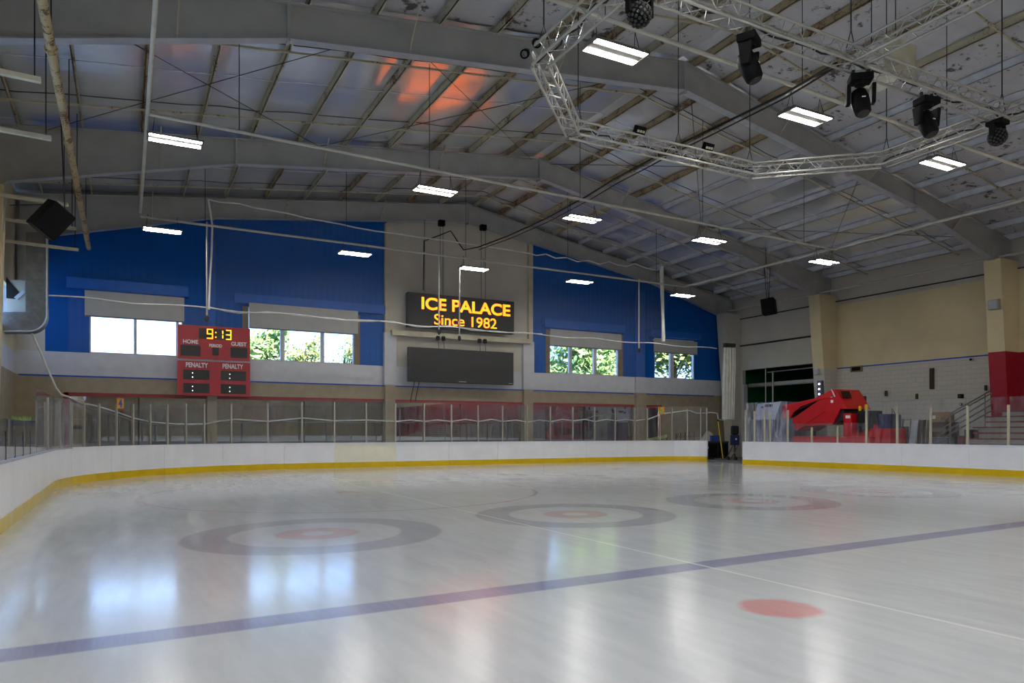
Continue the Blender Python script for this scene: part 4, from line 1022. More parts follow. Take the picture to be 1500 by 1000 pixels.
for i, (u, r_) in enumerate(((1061, .10), (1065, .13), (1069, .10), (1073, .08), (1076, .05))):
    a, b = PD(u + 1, 509, 40.5), PD(u - 1, 613, 40.5)
    m.path([a, a.lerp(b, 0.3) + Vector((0.02, 0, 0)), a.lerp(b, 0.7), b], [r_ * .7, r_, r_ * 1.1, r_], 8)
m.build('folds', M['ac_white'], cb)
MB().box(g.x - 0.35, g.x + 0.4, g.y - 0.1, g.y + 0.1, PD(1068, 509, 40.5).z, PD(1068, 503, 40.5).z).build('track_bracket', M['steel_dark'], cb)

# number signs on posts
def plate(L_u, v0_, v1_, w, txt, col, lab):
    L = hit(L_u, 'end'); p, tt = along(L); p = p + Vector((tt.y, -tt.x, 0)) * 0.02
    d = (p.x * SN + p.y * CS); z_b = CH + (V0 - v1_) / F * d; z_t = CH + (V0 - v0_) / F * d
    t = thing('number_sign', lab, 'sign', (p.x, p.y, z_b)); rt = Vector((tt.x, tt.y, 0))
    if rt.x < 0: rt = -rt
    fr = Vector((rt.y, -rt.x, 0)); c = Vector((p.x, p.y, (z_b + z_t) / 2)) + fr * 0.05
    MB().obox(c, rt * w / 2, fr * 0.008, (0, 0, (z_t - z_b) / 2)).build('plate', M['sign_orange'], t)
    hh = z_t - z_b
    if txt: text_mesh('numeral', txt, w * 0.55, hh * 0.8, M[col], t, c + fr * 0.008 - rt * w * 0.28 - Vector((0, 0, hh * 0.4)), rt, (0, 0, 1), 0.006, 0.05)
plate(173, 583, 598, 0.32, '4', 'tape', 'orange sign with blue numeral 4 on a glass post')
plate(968, 595.5, 606, 0.33, '0', 'leaf', 'orange sign with green mark on a post near the gate')

# ------------------------------------------------------------------ duct at the left wall
DY = 29.6
def dp(u, v): q = PY(u, v, DY); return (max(XL, q.x), DY, q.z)
outer = [dp(68.5, 340), dp(68.5, 440)]
cen = Vector(dp(44, 460)); 
for k in range(9):
    a = math.radians(-90 * k / 8); outer.append(dp(44 + 24.5 * math.cos(a), 460 - 25 * math.sin(a)))
poly = outer + [dp(0, 485), dp(0, 456.5), dp(38, 456.5), dp(38, 340)]
du = thing('air_duct', 'galvanised air duct bending into the left wall beside the blue end wall', 'duct', (-3, DY, 5))
MB().prism(poly[:2] + [dp(38, 440)] + [dp(38, 340)], (0, 0.8, 0)).build('riser', M['duct'], du)
MB().prism(outer[1:] + [dp(0, 485), dp(0, 456.5), dp(38, 456.5), dp(38, 440)], (0, 0.8, 0)).build('elbow', M['duct'], du)
MB().path([Vector(q) - Vector((0, 0.01, 0)) for q in outer + [dp(0, 485)]], 0.03, 6).build('edge_strip', M['duct_edge'], du)
ah = thing('air_handler', 'white air handler panels with a torn opening inside the duct bend', 'panel', (-3.3, 30.5, 5.6))
q0, q1 = PY(2, 455, 30.5), PY(37, 411, 30.5)
MB().box(XL, q1.x, 30.5, 30.54, q0.z, q1.z).build('panel', M['cream'], ah)
qa, qb = PY(2, 436, 30.48), PY(28, 428, 30.48)
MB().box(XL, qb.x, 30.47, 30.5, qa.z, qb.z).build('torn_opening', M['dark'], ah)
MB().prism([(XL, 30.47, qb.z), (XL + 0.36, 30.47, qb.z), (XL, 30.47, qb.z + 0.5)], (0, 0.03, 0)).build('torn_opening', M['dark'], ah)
MB().bar((qb.x - 0.1, 30.45, qa.z), (qb.x + 0.15, 30.45, qb.z + 0.05), 0.03, 0.12).build('loose_flap', M['white_band'], ah)
# planter and post behind the low left glass
q = PY(36, 619, 22.0)
pl = thing('planter_tray', 'blue tray of green plants behind the low left glass', 'planter', (q.x, q.y, 1.2))
MB().box(q.x - 0.35, q.x + 0.35, q.y - 0.2, q.y + 0.2, q.z - 0.07, q.z + 0.05).build('tray', M['blue_plastic'], pl)
m = MB(); rr = random.Random(9)
for i in range(70):
    c = Vector((q.x + rr.uniform(-0.28, 0.25), q.y + rr.uniform(-.15, .15), q.z + 0.05)); d = Vector((rr.uniform(-.5, .5), rr.uniform(-.5, .5), 1)).normalized() * rr.uniform(0.06, 0.16); s_ = Vector((0.02, 0.01, 0))
    m.add([c - s_, c + s_, c + d], [(0, 1, 2)])
o = m.build('leaves', M['leaf'], pl); o['kind'] = 'stuff'
for dx in (-0.3, 0.3): MB().box(q.x + dx - 0.02, q.x + dx + 0.02, q.y - 0.15, q.y + 0.15, -0.03, q.z - 0.07).build('leg', M['steel_dark'], pl)
q = PY(55, 621, 21.6); pc = MB().box(q.x - 0.04, q.x + 0.04, q.y - 0.04, q.y + 0.04, -0.03, PY(55, 586, 21.6).z).build('cream_post', M['cream_steel'])
tag(pc, 'cream upright post beside the blue planter tray', 'post')
# ------------------------------------------------------------------ ice resurfacer behind the right boards
ZX = 27.4; ZW = 1.57
zb = thing('ice_resurfacer', 'red ice resurfacer with its snow tank tipped up behind the right boards', 'vehicle', (ZX, 22.0, -0.03))
def zp(x, y): return PX(1080 + x / 6.0, 540 + y / 6.0, ZX)
def zpr(pts, w, name, m, x_off=0.0, par=None):
    return MB().prism([zp(*p) + Vector((x_off, 0, 0)) for p in pts], (w, 0, 0)).build(name, M[m], par or zb)
tank = zpr([(482, 440), (700, 288), (840, 180), (862, 245), (905, 355), (835, 490), (590, 500), (512, 545)], ZW, 'snow_tank', 'zred')
zpr([(402, 322), (690, 258), (842, 178), (846, 240), (700, 280), (560, 332), (500, 380), (470, 430), (400, 432)], 0.06, 'tank_lip', 'zred', -0.03)
zpr([(402, 322), (690, 258), (842, 178), (846, 240), (700, 280), (560, 332), (500, 380), (470, 430), (400, 432)], 0.06, 'tank_lip', 'zred', ZW - 0.03)
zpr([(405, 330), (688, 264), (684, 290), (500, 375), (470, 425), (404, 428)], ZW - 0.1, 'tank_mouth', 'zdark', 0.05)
zpr([(835, 492), (930, 440), (920, 365), (905, 357)], ZW - 0.2, 'hinge_block', 'zdark', 0.1)  # dark solid put in place of the shadow under the tank
# hatch, stickers and seams on the tank
ey = zp(862, 245).y; e0, e1 = zp(862, 250), zp(905, 352)
def endpt(u, v, Y=None):
    return PY(1080 + u / 6.0, 540 + v / 6.0, Y)
Yf = min(e0.y, e1.y) - 0.25
hood = MB().prism([zp(842, 180), zp(862, 245), zp(905, 353), zp(905, 353) + Vector((0, -0.35, 0)), zp(842, 180) + Vector((0, -0.12, 0))], (ZW, 0, 0)).build('tank_end', M['zred'], zb)
for (a, b, c, d, nm, mt) in ((925, 985, 195, 253, 'hatch', 'zdark'),):
    q0, q1, q2, q3 = [PY(1080 + u / 6.0, 540 + v / 6.0, zp(862, 245).y - 0.36) for u, v in ((a, c), (b, c), (b + 22, d), (a + 22, d))]
    MB().prism([q0, q1, q2, q3], (0, 0.1, 0)).build(nm, M[mt], hood)
for (u, v) in ((826, 240), (832, 286)):
    q = zp(u, v); MB().box(q.x - 0.012, q.x, q.y - 0.06, q.y + 0.06, q.z - 0.06, q.z + 0.06).build('sticker', M['white_print'], tank)
q0, q1 = zp(592, 492), zp(770, 375); MB().bar(q0 - Vector((0.01, 0, 0)), q1 - Vector((0.01, 0, 0)), 0.02, 0.03).build('tank_seam', M['red_trim'], tank)
MB().bar(zp(832, 180) - Vector((0.02, 0, 0)), zp(860, 245) - Vector((0.02, 0, 0)), 0.03, 0.05).build('edge_reflector', M['white_print'], tank)
y0_, y1_ = zp(1170, 600).y, zp(485, 600).y
MB().box(ZX, ZX + ZW, y0_, y1_, 0.45, 1.28).build('chassis', M['zred'], zb, bevel=0.04)
qa, qb = zp(930, 392), zp(1000, 620)
MB().box(ZX + 0.02, ZX + 0.5, qb.y, qa.y, 1.2, qa.z).build('front_tower', M['zred'], zb)
MB().box(ZX + 0.5, ZX + ZW, zp(1170, 500).y, zp(1000, 500).y, 1.2, zp(1000, 490).z).build('engine_cover', M['zred'], zb)
q = zp(1070, 420)
MB().box(ZX + 0.3, ZX + 1.1, q.y - 0.3, q.y + 0.3, 1.5, q.z + 0.25).build('engine_block', M['rubber'], zb)
for dy, dz in ((-0.05, 0.42), (0.25, 0.36)): MB().lathe([(0.06, -0.1), (0.08, 0.0), (0.05, 0.1)], (ZX + 0.4, q.y + dy, q.z + dz), 8).build('brass_valve', M['kick'], zb)
q = zp(1215, 470)
MB().box(ZX + 0.4, ZX + 1.2, q.y - 0.35, q.y + 0.2, q.z - 0.3, q.z + 0.35).build('driver_seat', M['navy'], zb, bevel=0.06)
MB().box(ZX + 0.3, ZX + 1.3, q.y - 0.45, q.y + 0.7, 0.6, q.z - 0.25).build('seat_base', M['zred'], zb)
q = zp(970, 422); MB().box(ZX + 0.005, ZX + 0.02, q.y - 0.11, q.y + 0.11, q.z - 0.06, q.z + 0.06).build('label_plate', M['white_print'], zb)
for y in (y0_ + 0.6, y1_ - 0.7):
    for x in (ZX + 0.02, ZX + ZW - 0.32):
        MB().lathe([(0.2, 0), (0.42, 0.03), (0.45, 0.15), (0.42, 0.27), (0.2, 0.3)], (x, y, 0.42), 16, (1, 0, 0)).build('wheel', M['rubber'], zb)
q0, q1 = zp(1290, 470), zp(1290, 340)
MB().path([zp(1285, 640) + Vector((0.5, 0, 0)), zp(1290, 450) + Vector((0.5, 0, 0)), zp(1292, 345) + Vector((0.5, 0, 0)), zp(1330, 440) + Vector((0.6, 0, 0))], 0.03, 6).build('lever', M['steel_dark'], zb)

wm = thing('white_machine', 'white and grey machine with slanted hood beside the green opening', 'vehicle', (29.7, 26.5, -0.03))
def wp(x, y): return PX(1080 + x / 6.0, 540 + y / 6.0, 29.15)
hood = MB().prism([wp(140, 445), (wp(180, 308)), wp(320, 295), wp(385, 285), wp(330, 447)], (1.2, 0, 0)).build('hood', M['zwhite'], wm)
MB().prism([wp(385, 285), wp(330, 447), wp(480, 520), wp(415, 320)], (1.2, 0, 0)).build('hood_flank', M['zgrey'], wm)
MB().prism([wp(245, 312), wp(313, 310), wp(308, 334), wp(243, 336)], (-0.02, 0, 0)).build('display', M['black'], hood)
MB().prism([wp(214, 330), wp(232, 329), wp(230, 346), wp(212, 347)], (-0.02, 0, 0)).build('switch', M['black'], hood)
ya, yb = wp(500, 500).y, wp(120, 500).y
MB().box(29.15, 30.4, ya, yb, 0.3, wp(140, 445).z).build('body', M['zgrey'], wm, bevel=0.05)
for y in (ya + 0.45, yb - 0.45):
    for x in (29.16, 30.12): MB().lathe([(0.15, 0), (0.32, 0.03), (0.34, 0.13), (0.32, 0.24), (0.15, 0.27)], (x, y, 0.31), 14, (1, 0, 0)).build('wheel', M['rubber'], wm)

# ------------------------------------------------------------------ bleachers, stair rail and seats on the right
BX0, BZ0, RUN, RISE, BY1 = 26.75, 0.75, 0.62, 0.215, 16.2
bl = thing('bleacher', 'grey stepped bleacher with red planks below the red wall', 'bleacher', (29.5, 10, -0.03))
for k in range(8):
    x = BX0 + RUN * k; z = BZ0 + RISE * k; y1 = BY1 - (0.25 if k % 2 else 0) + 0.12 * k
    MB().box(x, x + RUN + 0.02, -12, y1 - 0.2, z - 0.16, z).build('tread', M['tread'], bl)
    MB().box(x - 0.02, x + 0.16, -12, y1, z, z + 0.055).build('seat_plank', M['plank_red'], bl)
for y in (15.5, 11, 6, 1, -4, -9):
    MB().prism([(BX0 + 0.05, y, -0.03), (BX0 + RUN * 8, y, -0.03), (BX0 + RUN * 8, y, BZ0 + RISE * 7 - 0.16), (BX0 + 0.05, y, BZ0 - 0.16)], (0, 0.08, 0)).build('support', M['steel_dark'], bl)
hr = thing('stair_rail', 'grey metal stair railing with four sloping bars beside the bleacher', 'railing', (28.5, 16.7, -0.03))
RY = 16.95
for (ua, va, ub, vb) in ((1378, 613.5, 1453, 571), (1378, 617, 1453, 575.5), (1382, 626, 1453, 583), (1371, 640, 1453, 592), (1362, 652, 1453, 601)):
    MB().tube(PY(ua, va, RY), PY(ub, vb, RY), 0.028, 6).build('sloping_bar', M['chrome'], hr)
for (u, va) in ((1392, 605), (1418, 590), (1443, 577)):
    q = PY(u, va, RY); MB().tube((q.x, RY, -0.03), q, 0.03, 6).build('post', M['chrome'], hr)
def make_seat():
    t = thing('stadium_seat', '', 'seat', (0, 0, 0), 'red plastic seats stacked by the red wall')
    MB().prism([(-0.24, -0.22, 0.0), (0.24, -0.22, 0.0), (0.24, 0.22, 0.04), (-0.24, 0.22, 0.04)], (0, 0, 0.04)).build('seat_shell', M['seat_red'], t, True)
    MB().prism([(-0.24, 0.2, 0.04), (0.24, 0.2, 0.04), (0.22, 0.3, 0.42), (-0.22, 0.3, 0.42)], (0, 0.04, 0.01)).build('back_shell', M['seat_red'], t, True)
    MB().lathe([(0.05, -0.02), (0.05, 0.0)], (0.0, 0.235, 0.25), 8, (0, -1, 0.2)).build('bolt_hole', M['dark'], t, True)
    return t
s0 = make_seat(); base = PX(1490, 617, 30.2)
zt = BZ0 + RISE * 5 + 0.06
s0.location = (30.1, 14.95, zt); s0.rotation_euler = (0, 0, -1.2); s0['label'] = 'lowest red plastic seat of the pile at the right edge'
copy_tree(s0, (30.2, 15.0, zt + 0.40), (0.06, 0, -1.2), 'second red plastic seat from the bottom at the right edge')
copy_tree(s0, (30.3, 14.95, zt + 0.80), (0.1, 0, -1.3), 'upper red plastic seat of the pile at the right edge')

# ------------------------------------------------------------------ stored things between boards and block wall
def bxt(name, label, cat, u0, u1, v0_, v1_, X_, depth, m, lid=None, mlid=None):
    a, b = PX(u0, v1_, X_), PX(u1, v0_, X_); y0, y1 = sorted((a.y, b.y))
    t = thing(name, label, cat, (X_ + depth / 2, (y0 + y1) / 2, a.z))
    return t, (X_, X_ + depth, y0, y1, a.z, b.z)
t, (xa, xb, ya, yb, za, zc) = bxt('storage_crate', 'dark stack of crates holding up the cardboard box', 'crate', 1362, 1388, 617, 660, 29.6, 0.8, 'wood')
# crate stands on the floor under the cardboard box
ztop_crate = PX(1375, 617.5, 29.6).z
t.location.z = -0.03
h = (ztop_crate + 0.03) / 3
for k in range(3):
    MB().box(xa, xb, ya, yb, -0.03 + h * k + 0.01, -0.03 + h * (k + 1) - 0.01).build('crate', M['wood_dark'] if k != 1 else M['zgrey'], t, bevel=0.02)
    MB().box(xa - 0.015, xa, ya + 0.05, yb - 0.05, -0.03 + h * (k + 0.35), -0.03 + h * (k + 0.6)).build('slat', M['wood'], t)
t, (xa, xb, ya, yb, za, zc) = bxt('cardboard_box', 'brown cardboard box with white label by the railing', 'box', 1363, 1385, 603, 617.5, 29.65, 0.6, 'card')
MB().box(xa, xb, ya, yb, ztop_crate, zc).build('carton', M['card'], t)
MB().box(xa - 0.006, xa, (ya + yb) / 2 + 0.1, (ya + yb) / 2 + 0.24, zc - 0.28, zc - 0.14).build('label_sticker', M['white_print'], t)
MB().box(xa - 0.004, xb + .004, (ya + yb) / 2 - 0.03, (ya + yb) / 2 + 0.03, zc - 0.001, zc + 0.004).build('packing_tape', M['wood'], t)
def plank(u0, v0_, u1, v1_, X_, w, m, name, label, grp=None):
    a, b = PX(u0, v0_, X_), PX(u1, v1_, X_ + 0.5); d = (b - a); a = a + d * ((-0.03 - a.z) / d.z)
    t = thing(name, label, 'board', a, grp); MB().bar(a + Vector((0, 0, 0.02)), b, w, 0.04, (1, 0, 0)).build('board', M[m], t)
    mid = a.lerp(b, 0.5); MB().bar(mid - Vector((0.03, w / 2, 0)), mid + Vector((-0.03, w / 2, 0)), 0.04, 0.08).build('batten', M[m], t)
plank(1336, 648, 1341, 616, 29.0, 0.26, 'zwhite', 'leaning_board', 'white board leaning in front of the block wall')
for i, (u, m_) in enumerate(((1345, 'wood_dark'), (1349, 'wood'), (1353, 'wood_dark'), (1358, 'wood'))):
    plank(u, 648, u + 2, 615, 29.3 + 0.16 * i, 0.10, m_, 'wood_plank', ('dark plank leaning just right of the white board', 'pale plank second from the white board', 'dark plank third from the white board', 'pale plank farthest from the white board')[i], 'planks leaning by the block wall')
for i, u in enumerate((1300, 1312, 1324)):
    a = PX(u, 613, 29.2 + 0.3 * i); yy = a.y; x = a.x
    t = thing('folding_rack', ('folded metal rack next to the resurfacer seat', 'middle folded metal rack before the block wall', 'folded metal rack left of the white board')[i], 'rack', (x, yy, -0.03), 'folded metal racks by the block wall')
    for dy in (-0.2, 0.2):
        MB().path([(x, yy + dy, -0.03), (x + 0.1, yy + dy * 0.9, 1.2), (x + 0.25, yy + dy * 0.8, a.z)], 0.022, 6).build('leg', M['chrome'], t)
    for z in (0.6, 1.3, a.z - 0.05): MB().tube((x + 0.1, yy - 0.22, z), (x + 0.1, yy + 0.22, z), 0.02, 6).build('cross_bar', M['chrome'], t)
    MB().box(x + 0.02, x + 0.1, yy - 0.16, yy + 0.16, 0.9, 1.7).build('folded_shelf', M['zgrey'] if i % 2 else M['wood_dark'], t)
t, (xa, xb, ya, yb, za, zc) = bxt('equipment_cart', 'low dark cart with boxes at the foot of the stair', 'cart', 1397, 1424, 629, 660, 30.0, 0.8, 'wood')
t.location.z = -0.03
MB().box(xa, xb, ya, yb, 0.25, 0.32).build('deck', M['steel_dark'], t)
MB().box(xa + 0.1, xb - 0.1, ya + 0.1, (ya + yb) / 2, 0.32, zc).build('carton', M['wood_dark'], t)
MB().box(xa + 0.1, xb - 0.1, (ya + yb) / 2 + 0.05, yb - 0.1, 0.32, zc - 0.25).build('carton', M['plank_red'], t)
for x in (xa + 0.1, xb - 0.1):
    for y in (ya + 0.12, yb - 0.12): MB().lathe([(0.05, -0.03), (0.12, -0.02), (0.12, 0.02), (0.05, 0.03)], (x, y, 0.10), 10, (1, 0, 0)).build('wheel', M['rubber'], t)
# things fixed on the block wall
def wallbox(name, label, cat, u0, u1, v0_, v1_, dep, m, extra=None):
    a, b = PX(u0, v1_, XR), PX(u1, v0_, XR); y0, y1 = sorted((a.y, b.y))
    t = thing(name, label, cat, (XR, (y0 + y1) / 2, a.z))
    MB().box(XR - dep, XR, y0, y1, a.z, b.z).build('body', M[m], t, bevel=0.01)
    if extra: MB().box(XR - dep - 0.02, XR - dep, y0 + (y1 - y0) * .15, y1 - (y1 - y0) * .15, a.z + (b.z - a.z) * .2, b.z - (b.z - a.z) * .2).build(extra[0], M[extra[1]], t)
wallbox('wall_vent', 'small dark vent in the block wall above the resurfacer', 'vent', 1246.5, 1264, 535, 545, 0.06, 'brown_trim', ('louvre', 'black'))
wallbox('wall_bracket', 'tall dark wooden bracket on the block wall', 'bracket', 1363.5, 1369, 539, 570, 0.12, 'wood_dark', ('face_board', 'wood_dark'))
for (u, v, lab) in ((1268, 584, 'small dark wall block just right of the tipped tank'), (1299, 576, 'small dark wall block above the folded racks'), (1344, 580.5, 'small dark wall block left of the tall bracket'), (1445, 568, 'small dark wall block beside the red column')):
    wallbox('wall_block', lab, 'bracket', u - 1.4, u + 1.4, v - 4, v + 4, 0.1, 'wood_dark', ('cap', 'steel_dark'))
wallbox('wall_camera', 'small grey camera box high on the block wall', 'camera', 1422, 1427, 524, 529, 0.12, 'steel', ('lens', 'black'))
wallbox('emergency_light', 'black emergency lamp above the stair railing', 'lamp', 1406, 1412, 577, 583, 0.18, 'black', ('lamp_face', 'steel_dark'))
wallbox('conduit_box', 'small junction box under the black emergency lamp', 'box', 1407, 1410, 590, 594, 0.08, 'steel_dark', ('cover', 'steel'))
q = PX(1456, 446, 31.3)
t = thing('wall_clock_box', 'grey square box high on the nearest beige column', 'box', q)
MB().box(q.x - 0.1, q.x + 0.25, q.y - 0.2, q.y + 0.2, q.z - 0.2, q.z + 0.2).build('body', M['steel'], t)
MB().box(q.x - 0.11, q.x - 0.1, q.y - 0.15, q.y + 0.15, q.z - 0.15, q.z + 0.15).build('face', M['rail'], t)
q = PX(1203, 573, 31.65)
t = thing('control_panel', 'slim lit control panel on the beige column over the resurfacer', 'panel', (31.6, q.y, q.z - 0.7))
MB().box(31.5, 31.7, q.y - 0.14, q.y + 0.14, q.z - 0.55, q.z + 0.55).build('casing', M['zgrey'], t)
for k in range(4): MB().box(31.485, 31.5, q.y - 0.05, q.y + 0.05, q.z - 0.45 + 0.26 * k, q.z - 0.36 + 0.26 * k).build('indicator', M['led_white'], t)
q = PX(1199, 544, 31.6); t = thing('wall_lamp', 'small white floodlight on the beige column above the control panel', 'lamp', q)
MB().box(31.4, 31.7, q.y - 0.12, q.y + 0.12, q.z - 0.14, q.z + 0.14).build('casing', M['white_band'], t)
MB().box(31.39, 31.4, q.y - 0.09, q.y + 0.09, q.z - 0.1, q.z + 0.1).build('glass_face', M['rail'], t)

# ------------------------------------------------------------------ things in and beside the open gate
GD = 39.8
def gbox(u0, u1, v0_, v1_, d, dep):
    a, b = PD(u0, v1_, d), PD(u1, v0_, d); r_ = Vector((CS, -SN, 0)); f_ = Vector((SN, CS, 0))
    c = (a + b) / 2 + f_ * dep / 2; return c, r_ * ((b - a).dot(r_) / 2), f_ * dep / 2, Vector((0, 0, (b.z - a.z) / 2))
c, ax, ay, az = gbox(1036, 1067, 646, 672.5, GD, 0.7); lowz = -0.03
t = thing('workbench', 'black workbench standing in the open gate', 'bench', (c.x, c.y, -0.03))
top_z = c.z + az.z
MB().obox((c.x, c.y, top_z - 0.03), ax * 1.03, ay * 1.05, (0, 0, 0.03)).build('top', M['steel_dark'], t)
MB().obox((c.x, c.y, (top_z - 0.06 - 0.03) / 2), ax, ay, (0, 0, (top_z - 0.06 + 0.03) / 2)).build('cabinet', M['rubber'], t)
for k in (-1, 1): MB().obox(Vector((c.x, c.y, 0.45)) + ax * 0.5 * k - ay * 1.03, ax * 0.45, ay * 0.02, (0, 0, 0.38)).build('door', M['black'], t)
MB().obox(Vector((c.x, c.y, top_z - 0.35)) - ax * 0.93 - ay * 1.06, ax * 0.03, ay * 0.02, (0, 0, 0.06)).build('switch', M['white_print'], t)
c2, ax2, ay2, az2 = gbox(1042.5, 1054, 638.5, 646, GD + 0.1, 0.4)
t = thing('blue_crate', 'blue plastic crate on the black workbench', 'crate', (c2.x, c2.y, top_z))
hh = 0.29
MB().obox((c2.x, c2.y, top_z + hh / 2), ax2, ay2, (0, 0, hh / 2)).build('bin', M['blue_plastic'], t, bevel=0.02)
MB().obox((c2.x, c2.y, top_z + hh), ax2 * 1.06, ay2 * 1.06, (0, 0, 0.02)).build('rim', M['navy'], t)
a, b = PD(1052, 617, GD - 0.9), PD(1059, 671.5, GD - 0.9); b.z = 0.05
t = thing('squeegee', 'yellow-handled floor squeegee leaning in the open gate', 'squeegee', (b.x, b.y, -0.03))
MB().tube(a, b, 0.028, 8).build('handle', M['yellow'], t); MB().tube(a, a + (a - b).normalized() * 0.12, 0.035, 8).build('grip', M['black'], t)
r_ = Vector((CS, -SN, 0)); MB().bar(b - r_ * 0.45 - Vector((0, 0, 0.02)), b + r_ * 0.35 - Vector((0, 0, 0.02)), 0.05, 0.08).build('blade', M['zgrey'], t)
for s_ in (-1, 1): MB().tube(b + (a - b).normalized() * 0.25, b + r_ * 0.18 * s_, 0.012, 4).build('brace', M['steel_dark'], t)
c, ax, ay, az = gbox(1073, 1083.5, 636.5, 652, GD - 0.8, 0.45)
t = thing('waste_bin', 'navy bin with a black bag at the right side of the gate', 'bin', (c.x, c.y, -0.03))
MB().obox(c, ax, ay, az).build('bin_body', M['navy'], t, bevel=0.03)
MB().obox(c + Vector((0, 0, az.z + 0.24)), ax * 0.95, ay * 0.9, (0, 0, 0.24)).build('black_bag', M['rubber'], t, bevel=0.08)
MB().obox(c - ay * 1.02 + Vector((0, 0, 0.05)), ax * 0.2, ay * 0.02, (0, 0, 0.05)).build('sticker', M['white_print'], t)
MB().obox((c.x, c.y, (c.z - az.z - 0.03) / 2), ax * 0.15, ay * 0.3, (0, 0, (c.z - az.z + 0.03) / 2)).build('stand', M['steel_dark'], t)
q = PD(1073, 668, GD - 1.1)
t = thing('hand_truck', 'small dark hand truck leaning under the navy bin', 'cart', (q.x, q.y, -0.03))
for s_ in (-1, 1):
    MB().path([Vector((q.x, q.y, 0.05)) + r_ * 0.13 * s_ - r_ * 0.2, Vector((q.x, q.y, 0.75)) + r_ * (0.13 * s_ + 0.15)], 0.025, 6).build('rail', M['steel_dark'], t)
    MB().lathe([(0.04, -0.03), (0.10, -0.02), (0.10, 0.02), (0.04, 0.03)], Vector((q.x, q.y, 0.07)) + r_ * 0.2 * s_, 10, r_).build('wheel', M['rubber'], t)
MB().bar(Vector((q.x, q.y, 0.35)) - r_ * 0.15, Vector((q.x, q.y, 0.35)) + r_ * 0.2, 0.03, 0.06).build('cross_bar', M['rail'], t)
# pallets, snow and open board left of the gate
q = PD(1003, 645, 41.3)
t = thing('wood_pallet', 'stack of weathered wooden slats standing behind the end glass', 'pallet', (q.x, q.y, -0.03))
for k in range(9):
    u = 990 + 3.3 * k; a, b = PD(u, 672, 41.0), PD(u + 0.6, 634.5 - 0.35 * k, 41.2); a.z = -0.03
    MB().bar(a, b, 0.085, 0.03, (SN, CS, 0)).build('slat', M['wood'] if k % 2 else M['wood_dark'], t)
for z in (0.3, 1.2): MB().bar(PD(989, 640, 41.3).xy.to_3d() + Vector((0, 0, z)), PD(1018, 640, 41.3).xy.to_3d() + Vector((0, 0, z)), 0.04, 0.09).build('stringer', M['wood_dark'], t)
q = PD(1038, 640, 40.9)
sn = MB(); 
rr = random.Random(4); n_ = 14
V = []; Fs = []
for j in range(7):
    for i in range(n_):
        a = 2 * math.pi * i / n_; rad_ = 1 - j / 6.0
        V.append(Vector((q.x, q.y, -0.03)) + Vector((CS, -SN, 0)) * (0.75 * rad_ * math.cos(a)) + Vector((SN, CS, 0)) * (0.35 * rad_ * math.sin(a)) + Vector((0, 0, 1.55 * (1 - rad_ ** 2) + rr.uniform(-.04, .04) * (j > 0))))
for j in range(6):
    for i in range(n_): Fs.append((j * n_ + i, j * n_ + (i + 1) % n_, (j + 1) * n_ + (i + 1) % n_, (j + 1) * n_ + i))
sn.add(V, Fs, True); so = sn.build('snow_pile', M['snow']); tag(so, 'grey heap of scraped snow behind the glass near the gate', 'snow')
t = thing('lime_board', 'yellow-green board lying behind the glass near the doorway', 'board', PD(960, 643, 40.5))
a, b = PD(944, 645.5, 40.5), PD(977, 638.5, 40.8); MB().bar(a, b, 0.05, 0.16).build('board', M['leaf2'], t)
for q_ in (a, b): MB().tube((q_.x, q_.y, -0.03), q_, 0.025, 5).build('leg', M['steel_dark'], t)
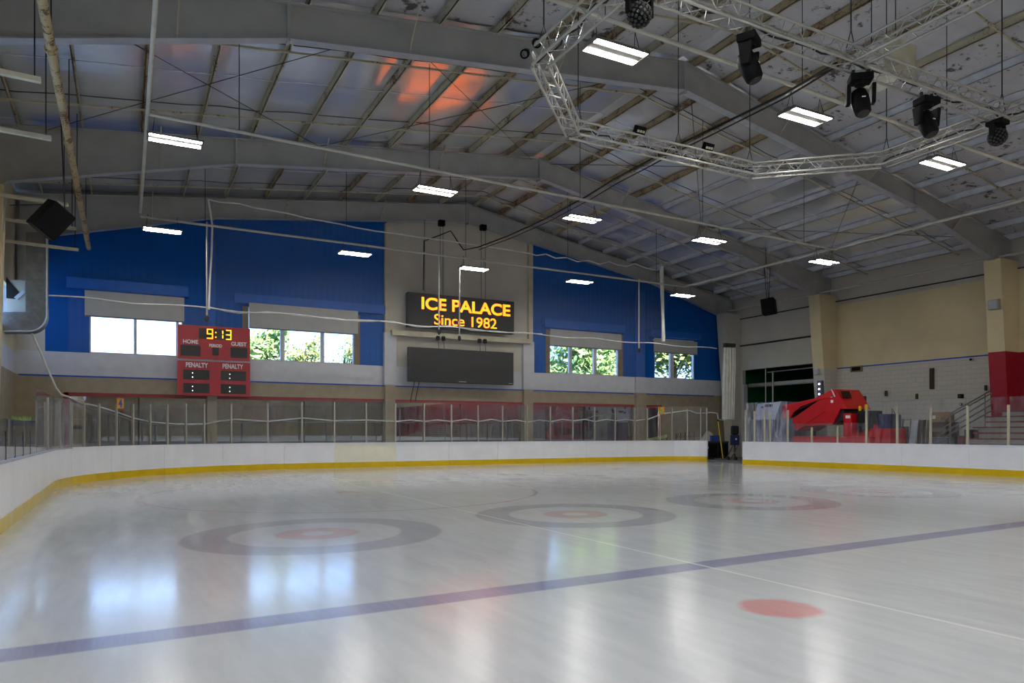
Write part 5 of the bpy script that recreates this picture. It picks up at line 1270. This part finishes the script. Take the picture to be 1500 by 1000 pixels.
# far doorway with a bright room behind
d1 = struct('door_1', (X(955), WY, 0))
MB().box(GLZ[4][0], GLZ[4][1], WY + 1.6, WY + 1.65, 0, 3.0).build('inner_wall', mat('pale_blue_room', '#8fb2b8', 0.6), d1)
MB().box(GLZ[4][0] + 0.15, GLZ[4][0] + 0.75, WY + 1.3, WY + 1.6, 1.3, 2.95).build('white_cabinet', M['ac_white'], d1)
MB().box(GLZ[4][0], GLZ[4][0] + 0.8, WY + 1.2, WY + 1.6, 0, 1.25).build('dark_counter', M['navy'], d1)
MB().box(GLZ[4][0] + 0.4, GLZ[4][0] + 0.62, WY + 1.18, WY + 1.2, 0.75, 1.1).build('notice', M['white_print'], d1)

MB().box(GLZ[4][0] + 0.3, GLZ[4][1] - 0.2, WY + 0.7, WY + 1.1, 2.93, 2.97).build('ceiling_lamp', M['lamp_room'], d1)  # emitting panel added to brighten the doorway room

# ------------------------------------------------------------------ loose cables under the roof
cab = thing('cable_run', 'black cable bundle swagged from the truss to the amber sign', 'cable', PD(985, 215, 17))
pts = [Vector((11.0, 8.6, TZ - 0.1))] + [PD(u, v, d) for u, v, d in ((1150, 137, 14.6), (1090, 166, 16.0), (1040, 190, 17.2), (985, 216, 18.3), (945, 238, 20), (900, 262, 22), (860, 287, 25), (800, 320, 28), (745, 345, 31), (700, 362, 33.0), (679, 366, 34.0), (668, 350, 34.4), (660, 338, 34.4), (640, 346, 34.4), (621, 353, 34.4), (620, 425, 34.4))]
MB().path(pts, 0.028, 6).build('bundle', M['cable'], cab)
pts = [p + Vector((0.05, 0, -0.12 * math.sin(i / 4.0) - 0.03)) for i, p in enumerate(pts[:11])]
MB().path(pts, 0.018, 5).build('loose_strand', M['cable'], cab)
# coloured bunting seen through the lobby glass
bt = thing('bunting', 'string of green, yellow and red bunting behind the lobby glass', 'bunting', (X(350), WY + 0.6, 2.8))
MB().tube((X(318), WY + 0.6, 2.86), (X(420), WY + 0.6, 2.86), 0.012, 4).build('cord', M['cable'], bt)
for k in range(12):
    x = X(318) + 0.1 + k * 0.24
    MB().prism([(x, WY + 0.6, 2.85), (x + 0.2, WY + 0.6, 2.85), (x + 0.1, WY + 0.6, 2.6)], (0, 0.01, 0)).build('pennant', (M['kick'], M['leaf'], M['seat_red'])[k % 3], bt)
